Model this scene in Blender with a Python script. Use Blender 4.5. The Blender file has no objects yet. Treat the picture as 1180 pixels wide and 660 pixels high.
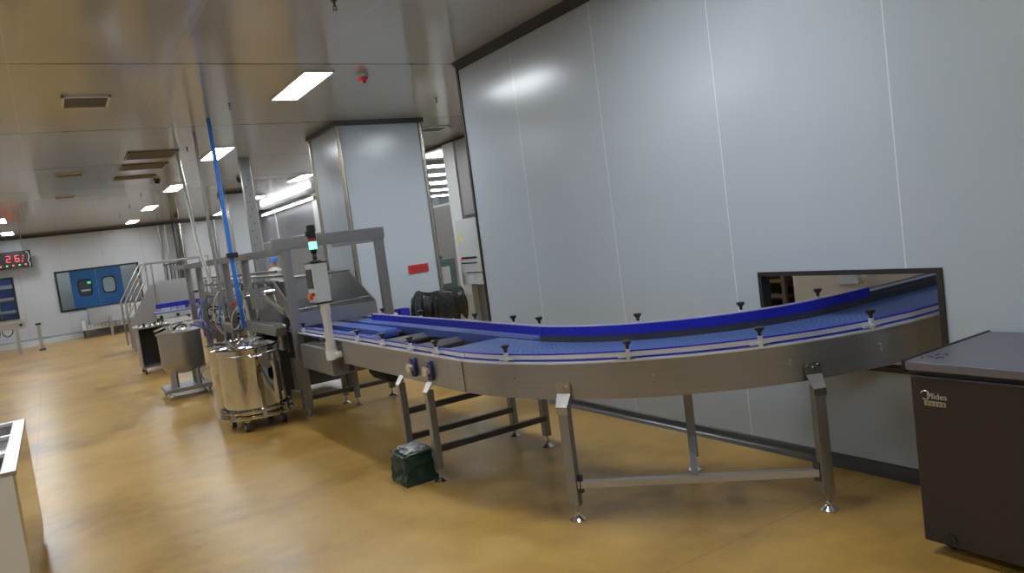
import bpy, bmesh, math, random
from mathutils import Vector, Matrix
from math import pi, sin, cos, radians
S = bpy.context.scene
random.seed(7)

# ------------------------------------------------------------------ camera
W_PX, H_PX, F_PX = 1180.0, 660.0, 877.54
yaw, pitch, roll = 0.543241, 0.0747806, 0.130549
fw = Vector((sin(yaw)*cos(pitch), cos(yaw)*cos(pitch), -sin(pitch)))
r0 = Vector((cos(yaw), -sin(yaw), 0)); d0 = fw.cross(r0)
rt = cos(roll)*r0 + sin(roll)*d0; dn = -sin(roll)*r0 + cos(roll)*d0
cam = bpy.data.cameras.new('camera'); co = bpy.data.objects.new('camera', cam)
S.collection.objects.link(co)
cam.sensor_fit = 'HORIZONTAL'; cam.sensor_width = 36.0; cam.lens = 36.0*F_PX/W_PX
cam.clip_start = 0.05; cam.clip_end = 200
co.matrix_world = Matrix(((rt.x, -dn.x, -fw.x, 0), (rt.y, -dn.y, -fw.y, 0), (rt.z, -dn.z, -fw.z, 1.65), (0, 0, 0, 1)))
S.camera = co
# ------------------------------------------------------------------ world, exposure
wd = bpy.data.worlds.new('world'); S.world = wd; wd.use_nodes = True
wd.node_tree.nodes['Background'].inputs[0].default_value = (0.6, 0.7, 0.8, 1)
wd.node_tree.nodes['Background'].inputs[1].default_value = 0.3
S.view_settings.view_transform = 'Standard'; S.view_settings.look = 'None'
S.view_settings.gamma = 1; S.view_settings.use_curve_mapping = False
S.view_settings.exposure = 0.47
LAMP = 30.0

# ------------------------------------------------------------------ materials
MAT = {}
def mat(name, col, rough=0.5, metal=0.0, spec=0.5, emit=0, ecol=None, noise=None, bump=None, coat=0, aniso=0):
    m = bpy.data.materials.new(name); m.use_nodes = True
    nt = m.node_tree; b = nt.nodes['Principled BSDF']
    b.inputs['Base Color'].default_value = (*col, 1); b.inputs['Roughness'].default_value = rough
    b.inputs['Metallic'].default_value = metal; b.inputs['Specular IOR Level'].default_value = spec
    if coat: b.inputs['Coat Weight'].default_value = coat; b.inputs['Coat Roughness'].default_value = 0.1
    if emit:
        b.inputs['Emission Color'].default_value = (*(ecol or col), 1); b.inputs['Emission Strength'].default_value = emit
    tc = nt.nodes.new('ShaderNodeTexCoord')
    if noise:   # (scale xyz, amount, rough amount)
        mp = nt.nodes.new('ShaderNodeMapping'); mp.inputs['Scale'].default_value = noise[0]
        nt.links.new(tc.outputs['Object'], mp.inputs[0])
        n = nt.nodes.new('ShaderNodeTexNoise'); n.inputs['Scale'].default_value = 1; n.inputs['Detail'].default_value = 4
        nt.links.new(mp.outputs[0], n.inputs['Vector'])
        mx = nt.nodes.new('ShaderNodeMix'); mx.data_type = 'RGBA'
        a = noise[1]
        mx.inputs[6].default_value = (*[c*(1-a) for c in col], 1); mx.inputs[7].default_value = (*[min(1, c*(1+a)) for c in col], 1)
        nt.links.new(n.outputs['Fac'], mx.inputs[0]); nt.links.new(mx.outputs[2], b.inputs['Base Color'])
        if len(noise) > 2:
            mr = nt.nodes.new('ShaderNodeMapRange'); mr.inputs[3].default_value = max(0.02, rough-noise[2]); mr.inputs[4].default_value = rough+noise[2]
            nt.links.new(n.outputs['Fac'], mr.inputs[0]); nt.links.new(mr.outputs[0], b.inputs['Roughness'])
    if bump:    # (scale, strength)
        n2 = nt.nodes.new('ShaderNodeTexNoise'); n2.inputs['Scale'].default_value = bump[0]; n2.inputs['Detail'].default_value = 3
        nt.links.new(tc.outputs['Object'], n2.inputs['Vector'])
        bp = nt.nodes.new('ShaderNodeBump'); bp.inputs['Strength'].default_value = bump[1]; bp.inputs['Distance'].default_value = 0.02
        nt.links.new(n2.outputs['Fac'], bp.inputs['Height']); nt.links.new(bp.outputs[0], b.inputs['Normal'])
    MAT[name] = m
    return m
steel = mat('brushed_steel', (0.42, 0.41, 0.40), 0.33, 0.95, noise=((3, 3, 60), 0.12, 0.06))
steel_h = mat('brushed_steel_horizontal', (0.36, 0.355, 0.35), 0.38, 0.75, noise=((2, 2, 90), 0.12, 0.06))
steel_f = mat('frame_steel', (0.30, 0.295, 0.29), 0.42, 0.75, noise=((8, 8, 8), 0.12))
steel_b = mat('bright_steel', (0.72, 0.72, 0.71), 0.22, 1.0)
steel_p = mat('polished_steel', (0.64, 0.63, 0.60), 0.06, 1.0, bump=(3.0, 0.05))
steel_d = mat('dark_steel', (0.10, 0.10, 0.105), 0.4, 0.7)
alu = mat('satin_aluminium', (0.74, 0.76, 0.76), 0.33, 0.55)
alu_p = mat('pale_anodised', (0.60, 0.62, 0.63), 0.45, 0.3)
black = mat('black_plastic', (0.012, 0.012, 0.014), 0.4)
rubber = mat('black_rubber', (0.02, 0.02, 0.022), 0.7)
blue_g = mat('blue_guard_plastic', (0.012, 0.015, 0.42), 0.38)
blue_s = mat('blue_belt_fabric', (0.045, 0.09, 0.36), 0.45, noise=((20, 20, 20), 0.1))
blue_b = mat('navy_bearing_paint', (0.02, 0.03, 0.16), 0.4)
blue_h = mat('bright_blue_hose', (0.02, 0.17, 0.62), 0.35)
cream = mat('cream_plastic', (0.62, 0.60, 0.54), 0.4)
white = mat('white_plastic', (0.72, 0.73, 0.74), 0.4)
hmi = mat('white_painted_box', (0.60, 0.62, 0.64), 0.35)
red = mat('red_plastic', (0.55, 0.02, 0.02), 0.4)
orange = mat('orange_switch', (0.75, 0.2, 0.04), 0.4)
yellow = mat('yellow_label', (0.7, 0.65, 0.05), 0.5)
brass = mat('bronze_fitting', (0.25, 0.15, 0.06), 0.4, 0.6)
green_l = mat('green_lamp', (0.1, 0.9, 0.5), 0.3, emit=2.2, ecol=(0.15, 1.0, 0.5))
lampm = mat('lamp_diffuser', (0.9, 0.9, 0.9), 0.4, emit=LAMP, ecol=(0.90, 0.96, 1.0))
led = mat('red_led', (0.9, 0.1, 0.1), 0.4, emit=1.0, ecol=(1.0, 0.08, 0.1))
green_glow = mat('green_reflection_and_led', (0.1, 0.8, 0.3), 0.4, emit=0.6, ecol=(0.1, 0.9, 0.35))  # glow for the porthole reflection and the display's green indicators
trim_m = mat('dark_aluminium_trim', (0.06, 0.055, 0.05), 0.3, 0.6)
trim_l = mat('champagne_trim', (0.42, 0.39, 0.33), 0.25, 0.9)
freezer_m = mat('brown_grey_enamel', (0.042, 0.034, 0.034), 0.33, 0.35)
lid_m = mat('grey_freezer_lid', (0.16, 0.155, 0.18), 0.35, 0.3)
badge = mat('champagne_badge', (0.42, 0.36, 0.22), 0.4, 0.3)
logo_m = mat('silver_logo', (0.55, 0.55, 0.55), 0.3, 0.6)
bagm = mat('black_bin_bag', (0.008, 0.008, 0.009), 0.3, bump=(14, 0.9))
binm = mat('black_bin_plastic', (0.015, 0.017, 0.018), 0.45)
greenbag = mat('dark_green_tarp', (0.008, 0.03, 0.02), 0.3, bump=(16, 0.8))
clearp = mat('crumpled_clear_film', (0.45, 0.48, 0.5), 0.2, bump=(20, 0.8))
blue_door = mat('blue_door_paint', (0.03, 0.17, 0.46), 0.35)
blue_crate = mat('blue_crate_plastic', (0.04, 0.09, 0.36), 0.45)
wall_w = mat('white_wall_far', (0.62, 0.63, 0.62), 0.5)
beige = mat('beige_panel', (0.50, 0.44, 0.36), 0.4)
brown = mat('brown_rack', (0.12, 0.08, 0.055), 0.45)
vent_m = mat('grey_vent', (0.16, 0.16, 0.16), 0.5)
vent_b = mat('brown_grille', (0.20, 0.165, 0.13), 0.5)
skin = mat('skin', (0.45, 0.26, 0.17), 0.5)
capm = mat('blue_cap_cloth', (0.03, 0.16, 0.5), 0.7)
coatm = mat('white_coat_cloth', (0.4, 0.42, 0.43), 0.8)
teal = mat('teal_grey_paint', (0.13, 0.20, 0.21), 0.4)
cab_m = mat('pale_cabinet_paint', (0.46, 0.48, 0.49), 0.35)

# wall panels : pale blue-grey enamel with thin sealant seams every 1.18 m
def panel_mat(name, col, axis, off, pitch, seam, width, rough, soft, spec=0.5):
    m = bpy.data.materials.new(name); m.use_nodes = True; nt = m.node_tree; b = nt.nodes['Principled BSDF']
    b.inputs['Roughness'].default_value = rough; b.inputs['Specular IOR Level'].default_value = spec
    g = nt.nodes.new('ShaderNodeNewGeometry'); sx = nt.nodes.new('ShaderNodeSeparateXYZ'); nt.links.new(g.outputs['Position'], sx.inputs[0])
    def seamnode(ax, of, pt, w):
        a = nt.nodes.new('ShaderNodeMath'); a.operation = 'SUBTRACT'; nt.links.new(sx.outputs[ax], a.inputs[0]); a.inputs[1].default_value = of - pt/2
        p = nt.nodes.new('ShaderNodeMath'); p.operation = 'FLOORED_MODULO'; nt.links.new(a.outputs[0], p.inputs[0]); p.inputs[1].default_value = pt
        q = nt.nodes.new('ShaderNodeMath'); q.operation = 'SUBTRACT'; nt.links.new(p.outputs[0], q.inputs[0]); q.inputs[1].default_value = pt/2
        r = nt.nodes.new('ShaderNodeMath'); r.operation = 'ABSOLUTE'; nt.links.new(q.outputs[0], r.inputs[0])
        s = nt.nodes.new('ShaderNodeMath'); s.operation = 'LESS_THAN'; nt.links.new(r.outputs[0], s.inputs[0]); s.inputs[1].default_value = w
        return s
    mixc = None; prev = None
    for k, (ax, of, pt, sc, w) in enumerate(zip(axis, off, pitch, seam, width)):
        s = seamnode(ax, of, pt, w)
        mx = nt.nodes.new('ShaderNodeMix'); mx.data_type = 'RGBA'; nt.links.new(s.outputs[0], mx.inputs[0])
        if prev is None:
            n = nt.nodes.new('ShaderNodeTexNoise'); n.inputs['Scale'].default_value = 0.8; nt.links.new(g.outputs['Position'], n.inputs['Vector'])
            c0 = nt.nodes.new('ShaderNodeMix'); c0.data_type = 'RGBA'; nt.links.new(n.outputs['Fac'], c0.inputs[0])
            c0.inputs[6].default_value = (*[c*0.95 for c in col], 1); c0.inputs[7].default_value = (*[c*1.05 for c in col], 1); prev = c0
        nt.links.new(prev.outputs[2], mx.inputs[6]); mx.inputs[7].default_value = (*sc, 1); prev = mx
    nt.links.new(prev.outputs[2], b.inputs['Base Color'])
    n2 = nt.nodes.new('ShaderNodeTexNoise'); n2.inputs['Scale'].default_value = 1.3; n2.inputs['Detail'].default_value = 1; nt.links.new(g.outputs['Position'], n2.inputs['Vector'])
    bp = nt.nodes.new('ShaderNodeBump'); bp.inputs['Strength'].default_value = soft; bp.inputs['Distance'].default_value = 0.02
    nt.links.new(n2.outputs['Fac'], bp.inputs['Height']); nt.links.new(bp.outputs[0], b.inputs['Normal'])
    MAT[name] = m
    return m
wallm = panel_mat('wall_panel_enamel', (0.465, 0.515, 0.57), [1], [0.0 + 2.36], [1.18], [(0.72, 0.76, 0.78)], [0.0032], 0.22, 0.12)
ceilm = panel_mat('ceiling_panel_enamel', (0.42, 0.42, 0.41), [0, 1], [1.16, 0.90], [1.16, 3.01], [(0.50, 0.48, 0.45), (0.02, 0.016, 0.012)], [0.004, 0.02], 0.13, 0.06, 0.7)
backm = panel_mat('back_wall_enamel', (0.50, 0.52, 0.56), [0], [0.5], [1.18], [(0.42, 0.44, 0.46)], [0.01], 0.3, 0.08)

# floor : mottled ochre epoxy
fm = bpy.data.materials.new('epoxy_floor'); fm.use_nodes = True; nt = fm.node_tree; b = nt.nodes['Principled BSDF']
g = nt.nodes.new('ShaderNodeNewGeometry')
n1 = nt.nodes.new('ShaderNodeTexNoise'); n1.inputs['Scale'].default_value = 0.9; n1.inputs['Detail'].default_value = 5; n1.inputs['Roughness'].default_value = 0.6
nt.links.new(g.outputs['Position'], n1.inputs['Vector'])
cr = nt.nodes.new('ShaderNodeValToRGB'); nt.links.new(n1.outputs['Fac'], cr.inputs[0])
cr.color_ramp.elements[0].position = 0.30; cr.color_ramp.elements[0].color = (0.26, 0.14, 0.026, 1)
em = cr.color_ramp.elements.new(0.48); em.color = (0.45, 0.27, 0.066, 1)
cr.color_ramp.elements[2].position = 0.72; cr.color_ramp.elements[2].color = (0.57, 0.36, 0.11, 1)
n2 = nt.nodes.new('ShaderNodeTexNoise'); n2.inputs['Scale'].default_value = 3.2; n2.inputs['Detail'].default_value = 3; nt.links.new(g.outputs['Position'], n2.inputs['Vector'])
mx = nt.nodes.new('ShaderNodeMix'); mx.data_type = 'RGBA'; mx.blend_type = 'OVERLAY'; mx.inputs[0].default_value = 0.22
nt.links.new(cr.outputs[0], mx.inputs[6]); nt.links.new(n2.outputs['Fac'], mx.inputs[7])
# joints
sx = nt.nodes.new('ShaderNodeSeparateXYZ'); nt.links.new(g.outputs['Position'], sx.inputs[0])
def jn(ax, v):
    a = nt.nodes.new('ShaderNodeMath'); a.operation = 'SUBTRACT'; nt.links.new(sx.outputs[ax], a.inputs[0]); a.inputs[1].default_value = v
    c = nt.nodes.new('ShaderNodeMath'); c.operation = 'ABSOLUTE'; nt.links.new(a.outputs[0], c.inputs[0])
    d = nt.nodes.new('ShaderNodeMath'); d.operation = 'LESS_THAN'; nt.links.new(c.outputs[0], d.inputs[0]); d.inputs[1].default_value = 0.004
    return d
j1, j2 = jn(1, 2.62), jn(0, -0.34)
ad = nt.nodes.new('ShaderNodeMath'); ad.operation = 'MAXIMUM'; nt.links.new(j1.outputs[0], ad.inputs[0]); nt.links.new(j2.outputs[0], ad.inputs[1])
ml = nt.nodes.new('ShaderNodeMath'); ml.operation = 'MULTIPLY'; nt.links.new(ad.outputs[0], ml.inputs[0]); ml.inputs[1].default_value = 0.45
m2 = nt.nodes.new('ShaderNodeMix'); m2.data_type = 'RGBA'; nt.links.new(ml.outputs[0], m2.inputs[0]); nt.links.new(mx.outputs[2], m2.inputs[6]); m2.inputs[7].default_value = (0.14, 0.09, 0.05, 1)
nt.links.new(m2.outputs[2], b.inputs['Base Color'])
mr = nt.nodes.new('ShaderNodeMapRange'); nt.links.new(n1.outputs['Fac'], mr.inputs[0]); mr.inputs[1].default_value = 0.3; mr.inputs[2].default_value = 0.7; mr.inputs[3].default_value = 0.285; mr.inputs[4].default_value = 0.37
nt.links.new(mr.outputs[0], b.inputs['Roughness']); b.inputs['Specular IOR Level'].default_value = 0.6
n3 = nt.nodes.new('ShaderNodeTexNoise'); n3.inputs['Scale'].default_value = 7; n3.inputs['Detail'].default_value = 2; nt.links.new(g.outputs['Position'], n3.inputs['Vector'])
bp = nt.nodes.new('ShaderNodeBump'); bp.inputs['Strength'].default_value = 0.17; bp.inputs['Distance'].default_value = 0.02
nt.links.new(n3.outputs['Fac'], bp.inputs['Height']); nt.links.new(bp.outputs[0], b.inputs['Normal'])
floorm = fm

# modular belt : open mesh blue plastic
bm_ = bpy.data.materials.new('modular_belt'); bm_.use_nodes = True; nt = bm_.node_tree; b = nt.nodes['Principled BSDF']
uv = nt.nodes.new('ShaderNodeTexCoord'); br = nt.nodes.new('ShaderNodeTexBrick'); nt.links.new(uv.outputs['UV'], br.inputs['Vector'])
br.inputs['Scale'].default_value = 1; br.inputs['Brick Width'].default_value = 0.045; br.inputs['Row Height'].default_value = 0.022; br.inputs['Mortar Size'].default_value = 0.0045
br.inputs['Color1'].default_value = (0.12, 0.21, 0.46, 1); br.inputs['Color2'].default_value = (0.09, 0.17, 0.42, 1); br.inputs['Mortar'].default_value = (0.015, 0.03, 0.14, 1)
nt.links.new(br.outputs['Color'], b.inputs['Base Color']); b.inputs['Roughness'].default_value = 0.4
bp = nt.nodes.new('ShaderNodeBump'); bp.invert = True; bp.inputs['Strength'].default_value = 0.6; bp.inputs['Distance'].default_value = 0.006
nt.links.new(br.outputs['Fac'], bp.inputs['Height']); nt.links.new(bp.outputs[0], b.inputs['Normal'])
beltm = bm_
# glass
gm = bpy.data.materials.new('pane_glass'); gm.use_nodes = True; nt = gm.node_tree; nt.nodes.clear()
o_ = nt.nodes.new('ShaderNodeOutputMaterial'); ms = nt.nodes.new('ShaderNodeMixShader'); tr = nt.nodes.new('ShaderNodeBsdfTransparent'); gl = nt.nodes.new('ShaderNodeBsdfGlossy')
lw = nt.nodes.new('ShaderNodeLayerWeight'); lw.inputs[0].default_value = 0.5
pw_ = nt.nodes.new('ShaderNodeMath'); pw_.operation = 'POWER'; pw_.inputs[1].default_value = 4.0; nt.links.new(lw.outputs['Facing'], pw_.inputs[0])
fr = nt.nodes.new('ShaderNodeMath'); fr.operation = 'MULTIPLY_ADD'; fr.inputs[1].default_value = 0.6; fr.inputs[2].default_value = 0.035; nt.links.new(pw_.outputs[0], fr.inputs[0])
gl.inputs['Roughness'].default_value = 0.02; tr.inputs[0].default_value = (0.86, 0.9, 0.9, 1)
nt.links.new(fr.outputs[0], ms.inputs[0]); nt.links.new(tr.outputs[0], ms.inputs[1]); nt.links.new(gl.outputs[0], ms.inputs[2]); nt.links.new(ms.outputs[0], o_.inputs[0])
glass = gm

# ------------------------------------------------------------------ mesh builder
OFF = {}
class MB:
    def __init__(s): s.v = []; s.f = []; s.uv = None
    def add(s, vs, fs):
        k = len(s.v); s.v += [Vector(v) for v in vs]; s.f += [tuple(i+k for i in f) for f in fs]; return s
    def box(s, x0, x1, y0, y1, z0, z1):
        vs = [(x, y, z) for z in (z0, z1) for y in (y0, y1) for x in (x0, x1)]
        return s.add(vs, [(0, 2, 3, 1), (4, 5, 7, 6), (0, 1, 5, 4), (2, 6, 7, 3), (0, 4, 6, 2), (1, 3, 7, 5)])
    def bar(s, p0, p1, w, h=None, up=(0, 0, 1)):
        h = w if h is None else h; p0 = Vector(p0); p1 = Vector(p1); d = (p1-p0).normalized(); up = Vector(up)
        if abs(d.dot(up)) > 0.95: up = Vector((0, 1, 0))
        a = d.cross(up).normalized(); c = a.cross(d).normalized()
        vs = [p+a*(w/2*i)+c*(h/2*j) for p in (p0, p1) for j in (-1, 1) for i in (-1, 1)]
        return s.add(vs, [(0, 2, 3, 1), (4, 5, 7, 6), (0, 1, 5, 4), (2, 6, 7, 3), (0, 4, 6, 2), (1, 3, 7, 5)])
    def cyl(s, p0, p1, r0, r1=None, n=14):
        return s.tube([p0, p1], r0, n, r1)
    def tube(s, pts, r, n=8, r1=None, closed=False):
        pts = [Vector(p) for p in pts]; N = len(pts); k = len(s.v); prev = None
        for i, p in enumerate(pts):
            if closed: d = pts[(i+1) % N]-pts[i-1]
            else: d = pts[min(i+1, N-1)]-pts[max(i-1, 0)]
            d.normalize()
            if prev is None: a = d.orthogonal().normalized()
            else:
                a = prev - d*prev.dot(d); a.normalize()
            prev = a; c = d.cross(a); rr = r if (r1 is None) else r+(r1-r)*i/(N-1)
            for j in range(n): s.v.append(p+(a*cos(2*pi*j/n)+c*sin(2*pi*j/n))*rr)
        for i in range(N if closed else N-1):
            for j in range(n):
                a0 = k+i*n; b0 = k+((i+1) % N)*n
                s.f.append((a0+j, b0+j, b0+(j+1) % n, a0+(j+1) % n)[::-1])
        if not closed:
            s.f.append(tuple(k+j for j in range(n))); s.f.append(tuple(k+(N-1)*n+j for j in range(n))[::-1])
        return s
    def lathe(s, prof, c=(0, 0, 0), n=32):
        k = len(s.v); c = Vector(c)
        for r, z in prof:
            for j in range(n): s.v.append(c+Vector((r*cos(2*pi*j/n), r*sin(2*pi*j/n), z)))
        for i in range(len(prof)-1):
            for j in range(n): s.f.append((k+i*n+j, k+i*n+(j+1) % n, k+(i+1)*n+(j+1) % n, k+(i+1)*n+j))
        if prof[0][0] > 1e-5: s.f.append(tuple(k+j for j in range(n))[::-1])
        if prof[-1][0] > 1e-5: s.f.append(tuple(k+(len(prof)-1)*n+j for j in range(n)))
        return s
    def prism(s, poly, ax, lo, hi):
        def m(p, t): return {'x': (t, p[0], p[1]), 'y': (p[0], t, p[1]), 'z': (p[0], p[1], t)}[ax]
        n = len(poly)
        return s.add([m(p, lo) for p in poly]+[m(p, hi) for p in poly],
                     [tuple(range(n))[::-1], tuple(range(n, 2*n))]+[(i, (i+1) % n, n+(i+1) % n, n+i) for i in range(n)])
    def sphere(s, c, r, n=14, sz=1.0):
        return s.lathe([(r*sin(pi*i/(n//2)), -r*sz*cos(pi*i/(n//2))) for i in range(n//2+1)], c, n)
    def build(s, name, m, parent=None, bevel=0, sharp=35):
        me = bpy.data.meshes.new(name)
        if parent is not None: off = OFF[parent.name]
        else:
            xs = [v.x for v in s.v]; ys = [v.y for v in s.v]; zs = [v.z for v in s.v]
            off = Vector(((min(xs)+max(xs))/2, (min(ys)+max(ys))/2, min(zs)))
        me.from_pydata([tuple(v-off) for v in s.v], [], s.f)
        bm = bmesh.new(); bm.from_mesh(me)
        if s.uv is None:
            bmesh.ops.remove_doubles(bm, verts=bm.verts, dist=1e-6)
            bmesh.ops.dissolve_degenerate(bm, dist=1e-7, edges=bm.edges)
            bmesh.ops.recalc_face_normals(bm, faces=bm.faces)
        if bevel: sharp = 20
        if bevel: bmesh.ops.bevel(bm, geom=[e for e in bm.edges if len(e.link_faces) == 2 and e.calc_face_angle(0) > 0.6], offset=bevel, segments=2, affect='EDGES', profile=0.5)
        bm.to_mesh(me); bm.free()
        if s.uv is not None:
            ul = me.uv_layers.new(name='UVMap')
            for lo in me.loops: ul.data[lo.index].uv = s.uv[lo.vertex_index]
        for p in me.polygons: p.use_smooth = True
        me.set_sharp_from_angle(angle=radians(sharp))
        me.materials.append(m)
        o = bpy.data.objects.new(name, me); S.collection.objects.link(o)
        if parent is not None: o.parent = parent; OFF[o.name] = off
        else: o.location = off; OFF[o.name] = off
        return o
def thing(name, label, cat, loc, group=None):
    o = bpy.data.objects.new(name, None); S.collection.objects.link(o); o.location = loc; o.empty_display_size = 0.1
    OFF[o.name] = Vector(loc); return tag(o, label, cat, group)
def tag(o, label, cat, group=None):
    o['label'] = label; o['category'] = cat
    if group: o['group'] = group
    return o
def struct(name, m, mb, parent=None, bevel=0, label=None, cat=None):
    o = mb.build(name, m, parent, bevel)
    if parent is None: o['kind'] = 'structure'
    if label: o['label'] = label
    if cat: o['category'] = cat
    return o
def dup(o, loc, parent=None, label=None, group=None):
    c = o.copy(); S.collection.objects.link(c)
    if parent is not None: c.parent = parent
    else: c.location = loc
    if label: c['label'] = label
    if group: c['group'] = group
    OFF[c.name] = Vector(loc)
    for ch in list(o.children): dup(ch, loc, c)
    return c
def bez(p0, p1, p2, p3, n=10):
    p0, p1, p2, p3 = map(Vector, (p0, p1, p2, p3)); out = []
    for i in range(n+1):
        t = i/n; out.append(p0*(1-t)**3+p1*3*t*(1-t)**2+p2*3*t*t*(1-t)+p3*t**3)
    return out
def text_obj(name, body, size, m, parent, mw, depth=0.002):
    cu = bpy.data.curves.new(name, 'FONT'); cu.body = body; cu.size = size; cu.extrude = depth
    t = bpy.data.objects.new(name+'_tmp', cu); S.collection.objects.link(t)
    dg = bpy.context.evaluated_depsgraph_get(); me = bpy.data.meshes.new_from_object(t.evaluated_get(dg))
    bpy.data.objects.remove(t); me.name = name
    off = OFF[parent.name]
    me.transform(Matrix.Translation(-off) @ mw); me.materials.clear(); me.materials.append(m)
    o = bpy.data.objects.new(name, me); S.collection.objects.link(o); o.parent = parent; OFF[o.name] = off
    return o

# ================================================================== SETTING
CZ = 3.385
struct('floor', floorm, MB().box(-6, 14, -5, 29.5, -0.1, 0))
struct('ceiling', ceilm, MB().box(-6, 14, -5, 29.5, CZ, CZ+0.12))
# right wall with a rectangular opening for the conveyor
OY0, OY1, OZ0, OZ1 = 2.19, 3.32, 0.62, 1.15
wr = MB()
WX = 3.86; WT = 0.05
def wall_hole():
    m = MB()
    m.box(WX, WX+WT, -5, OY0, 0, CZ); m.box(WX, WX+WT, OY1, 6.9, 0, CZ)
    m.box(WX, WX+WT, OY0, OY1, 0, OZ0); m.box(WX, WX+WT, OY0, OY1, OZ1, CZ)
    return m
struct('wall_right', wallm, wall_hole())
t = MB(); fwid = 0.022
for (y0, y1, z0, z1) in ((OY0-fwid, OY1+fwid, OZ1-0.006, OZ1+fwid), (OY0-fwid, OY1+fwid, OZ0-fwid, OZ0+0.006), (OY0-fwid, OY0+0.006, OZ0, OZ1), (OY1-0.006, OY1+fwid, OZ0, OZ1)):
    t.box(WX-0.012, WX+WT+0.012, y0, y1, z0, z1)
struct('trim_1', trim_m, t)                                     # frame of the wall opening
struct('trim_2', trim_m, MB().prism([(WX, CZ), (WX-0.07, CZ), (WX-0.05, CZ-0.02), (WX-0.015, CZ-0.055), (WX, CZ-0.075)], 'y', -5, 6.9))   # ceiling coving
struct('trim_3', trim_m, MB().box(WX-0.012, WX+WT+0.012, 6.89, 6.925, 0, CZ))    # end of the right wall
struct('baseboard_right', mat('grey_cove_strip', (0.10, 0.10, 0.095), 0.28, 0.5), MB().prism([(WX, 0), (WX-0.06, 0), (WX-0.035, 0.012), (WX-0.018, 0.03), (WX-0.01, 0.06), (WX, 0.068)], 'y', -5, 6.9))
struct('wall_inner', wallm, MB().box(WX+WT, 9.0, 6.9, 6.95, 0, CZ))
bw = MB()
bw.box(-6, -2.9, 28, 28.1, 0, CZ); bw.box(-0.87, 0.28, 28, 28.1, 0, CZ); bw.box(2.64, 14, 28, 28.1, 0, CZ)
for (x0, x1) in ((-2.9, -0.87), (0.28, 2.64)):
    bw.box(x0, x1, 28, 28.1, 0, 0.91); bw.box(x0, x1, 28, 28.1, 2.15, CZ)
struct('wall_back', backm, bw)
struct('trim_4', trim_m, MB().box(-6, 14, 27.93, 28, CZ-0.08, CZ))
struct('baseboard_back', steel_h, MB().prism([(28, 0), (27.75, 0), (27.8, 0.17), (27.9, 0.2), (28, 0.2)], 'x', -6, 6.6))
struct('wall_left', wallm, MB().box(-6.05, -6, -5, 29.5, 0, CZ))
struct('wall_front', wallm, MB().box(-6, 14, -5.05, -5, 0, CZ))
struct('wall_outer', wallm, MB().box(14, 14.05, -5, 29.5, 0, CZ))
# room seen through the back windows
struct('wall_far', wall_w, MB().box(-6, 5, 29.3, 29.4, 0, CZ))
def window(idx, x0, x1):
    fr = MB(); w = 0.06
    fr.box(x0-w/2, x1+w/2, 27.96, 28.12, 2.15-w/2, 2.15+w/2); fr.box(x0-w/2, x1+w/2, 27.96, 28.12, 0.91-w/2, 0.91+w/2)
    fr.box(x0-w/2, x0+w/2, 27.96, 28.12, 0.91, 2.15); fr.box(x1-w/2, x1+w/2, 27.96, 28.12, 0.91, 2.15)
    o = struct('window_%d' % idx, black, fr)
    MB().box(x0, x1, 28.045, 28.055, 0.93, 2.13).build('pane', glass, o)
    return o
window(1, 0.28, 2.64); window(2, -2.9, -0.87)
# double swing door behind window 1
dr = thing('swing_door', 'blue swing door leaf pair with two portholes behind the large back window', 'door', (1.42, 28.62, 0))
MB().box(0.67, 1.415, 28.6, 28.65, 0, 2.3).build('door_leaf', blue_door, dr)
MB().box(1.425, 2.17, 28.6, 28.65, 0, 2.3).build('door_leaf', blue_door, dr)
for cx in (1.06, 1.76):
    p = []
    for i in range(24):
        a = 2*pi*i/24; sgx = abs(cos(a))**0.5*(1 if cos(a) >= 0 else -1); sgz = abs(sin(a))**0.5*(1 if sin(a) >= 0 else -1)
        p.append((cx+0.21*sgx, 1.57+0.28*sgz))
    ring = MB().prism(p, 'y', 28.585, 28.61).build('porthole_frame', black, dr)
    q = [(cx+(x-cx)*0.82, 1.57+(z-1.57)*0.86) for x, z in p]
    MB().prism(q, 'y', 28.575, 28.59).build('porthole_glass', MAT['dark_steel'] if cx < 1.4 else cab_m, ring)
ex = MB().box(1.14, 1.24, 28.56, 28.574, 1.68, 1.75).build('exit_reflection', green_glow, dr); ex['label'] = 'small green lit reflection in left porthole'  # glowing plate stands in for a green reflection in the porthole
MB().box(0.94, 1.2, 28.56, 28.574, 1.45, 1.5).build('push_plate', white, dr)
# crates on a rack behind window 2
rk = thing('crate_rack', 'white metal rack of blue crates behind the left back window', 'rack', (-1.6, 28.7, 0))
for z in (0.7, 1.1, 1.5, 1.9): MB().box(-2.6, -0.75, 28.5, 29.0, z, z+0.06).build('shelf', white, rk)
for x in (-2.6, -0.8): MB().box(x, x+0.05, 28.5, 28.55, 0, 2.3).build('upright', white, rk)
crate_p = None
for z in (0.76, 1.16, 1.56, 1.96):
    for k, x in enumerate((-2.5, -1.9, -1.3)):
        lab = 'blue plastic crate on the %s shelf behind the left back window, %s' % ({0.76: 'bottom', 1.16: 'second', 1.56: 'third', 1.96: 'top'}[z], ('leftmost', 'middle one', 'rightmost')[k])
        if crate_p is None:
            cm = MB().box(-0.27, 0.27, -0.2, 0.2, 0, 0.02)
            for a in ((-0.27, 0.27, -0.2, -0.18), (-0.27, 0.27, 0.18, 0.2), (-0.27, -0.25, -0.2, 0.2), (0.25, 0.27, -0.2, 0.2)): cm.box(*a, 0, 0.28)
            cm.box(-0.28, 0.28, -0.21, -0.2, 0.25, 0.28)
            crate_p = cm.build('crate', blue_crate); tag(crate_p, lab, 'crate', 'blue crates on the rack'); crate_p.location = (x+0.27, 28.75, z)
        else:
            c = crate_p.copy(); S.collection.objects.link(c); c.location = (x+0.27, 28.75, z); c['label'] = lab

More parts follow.
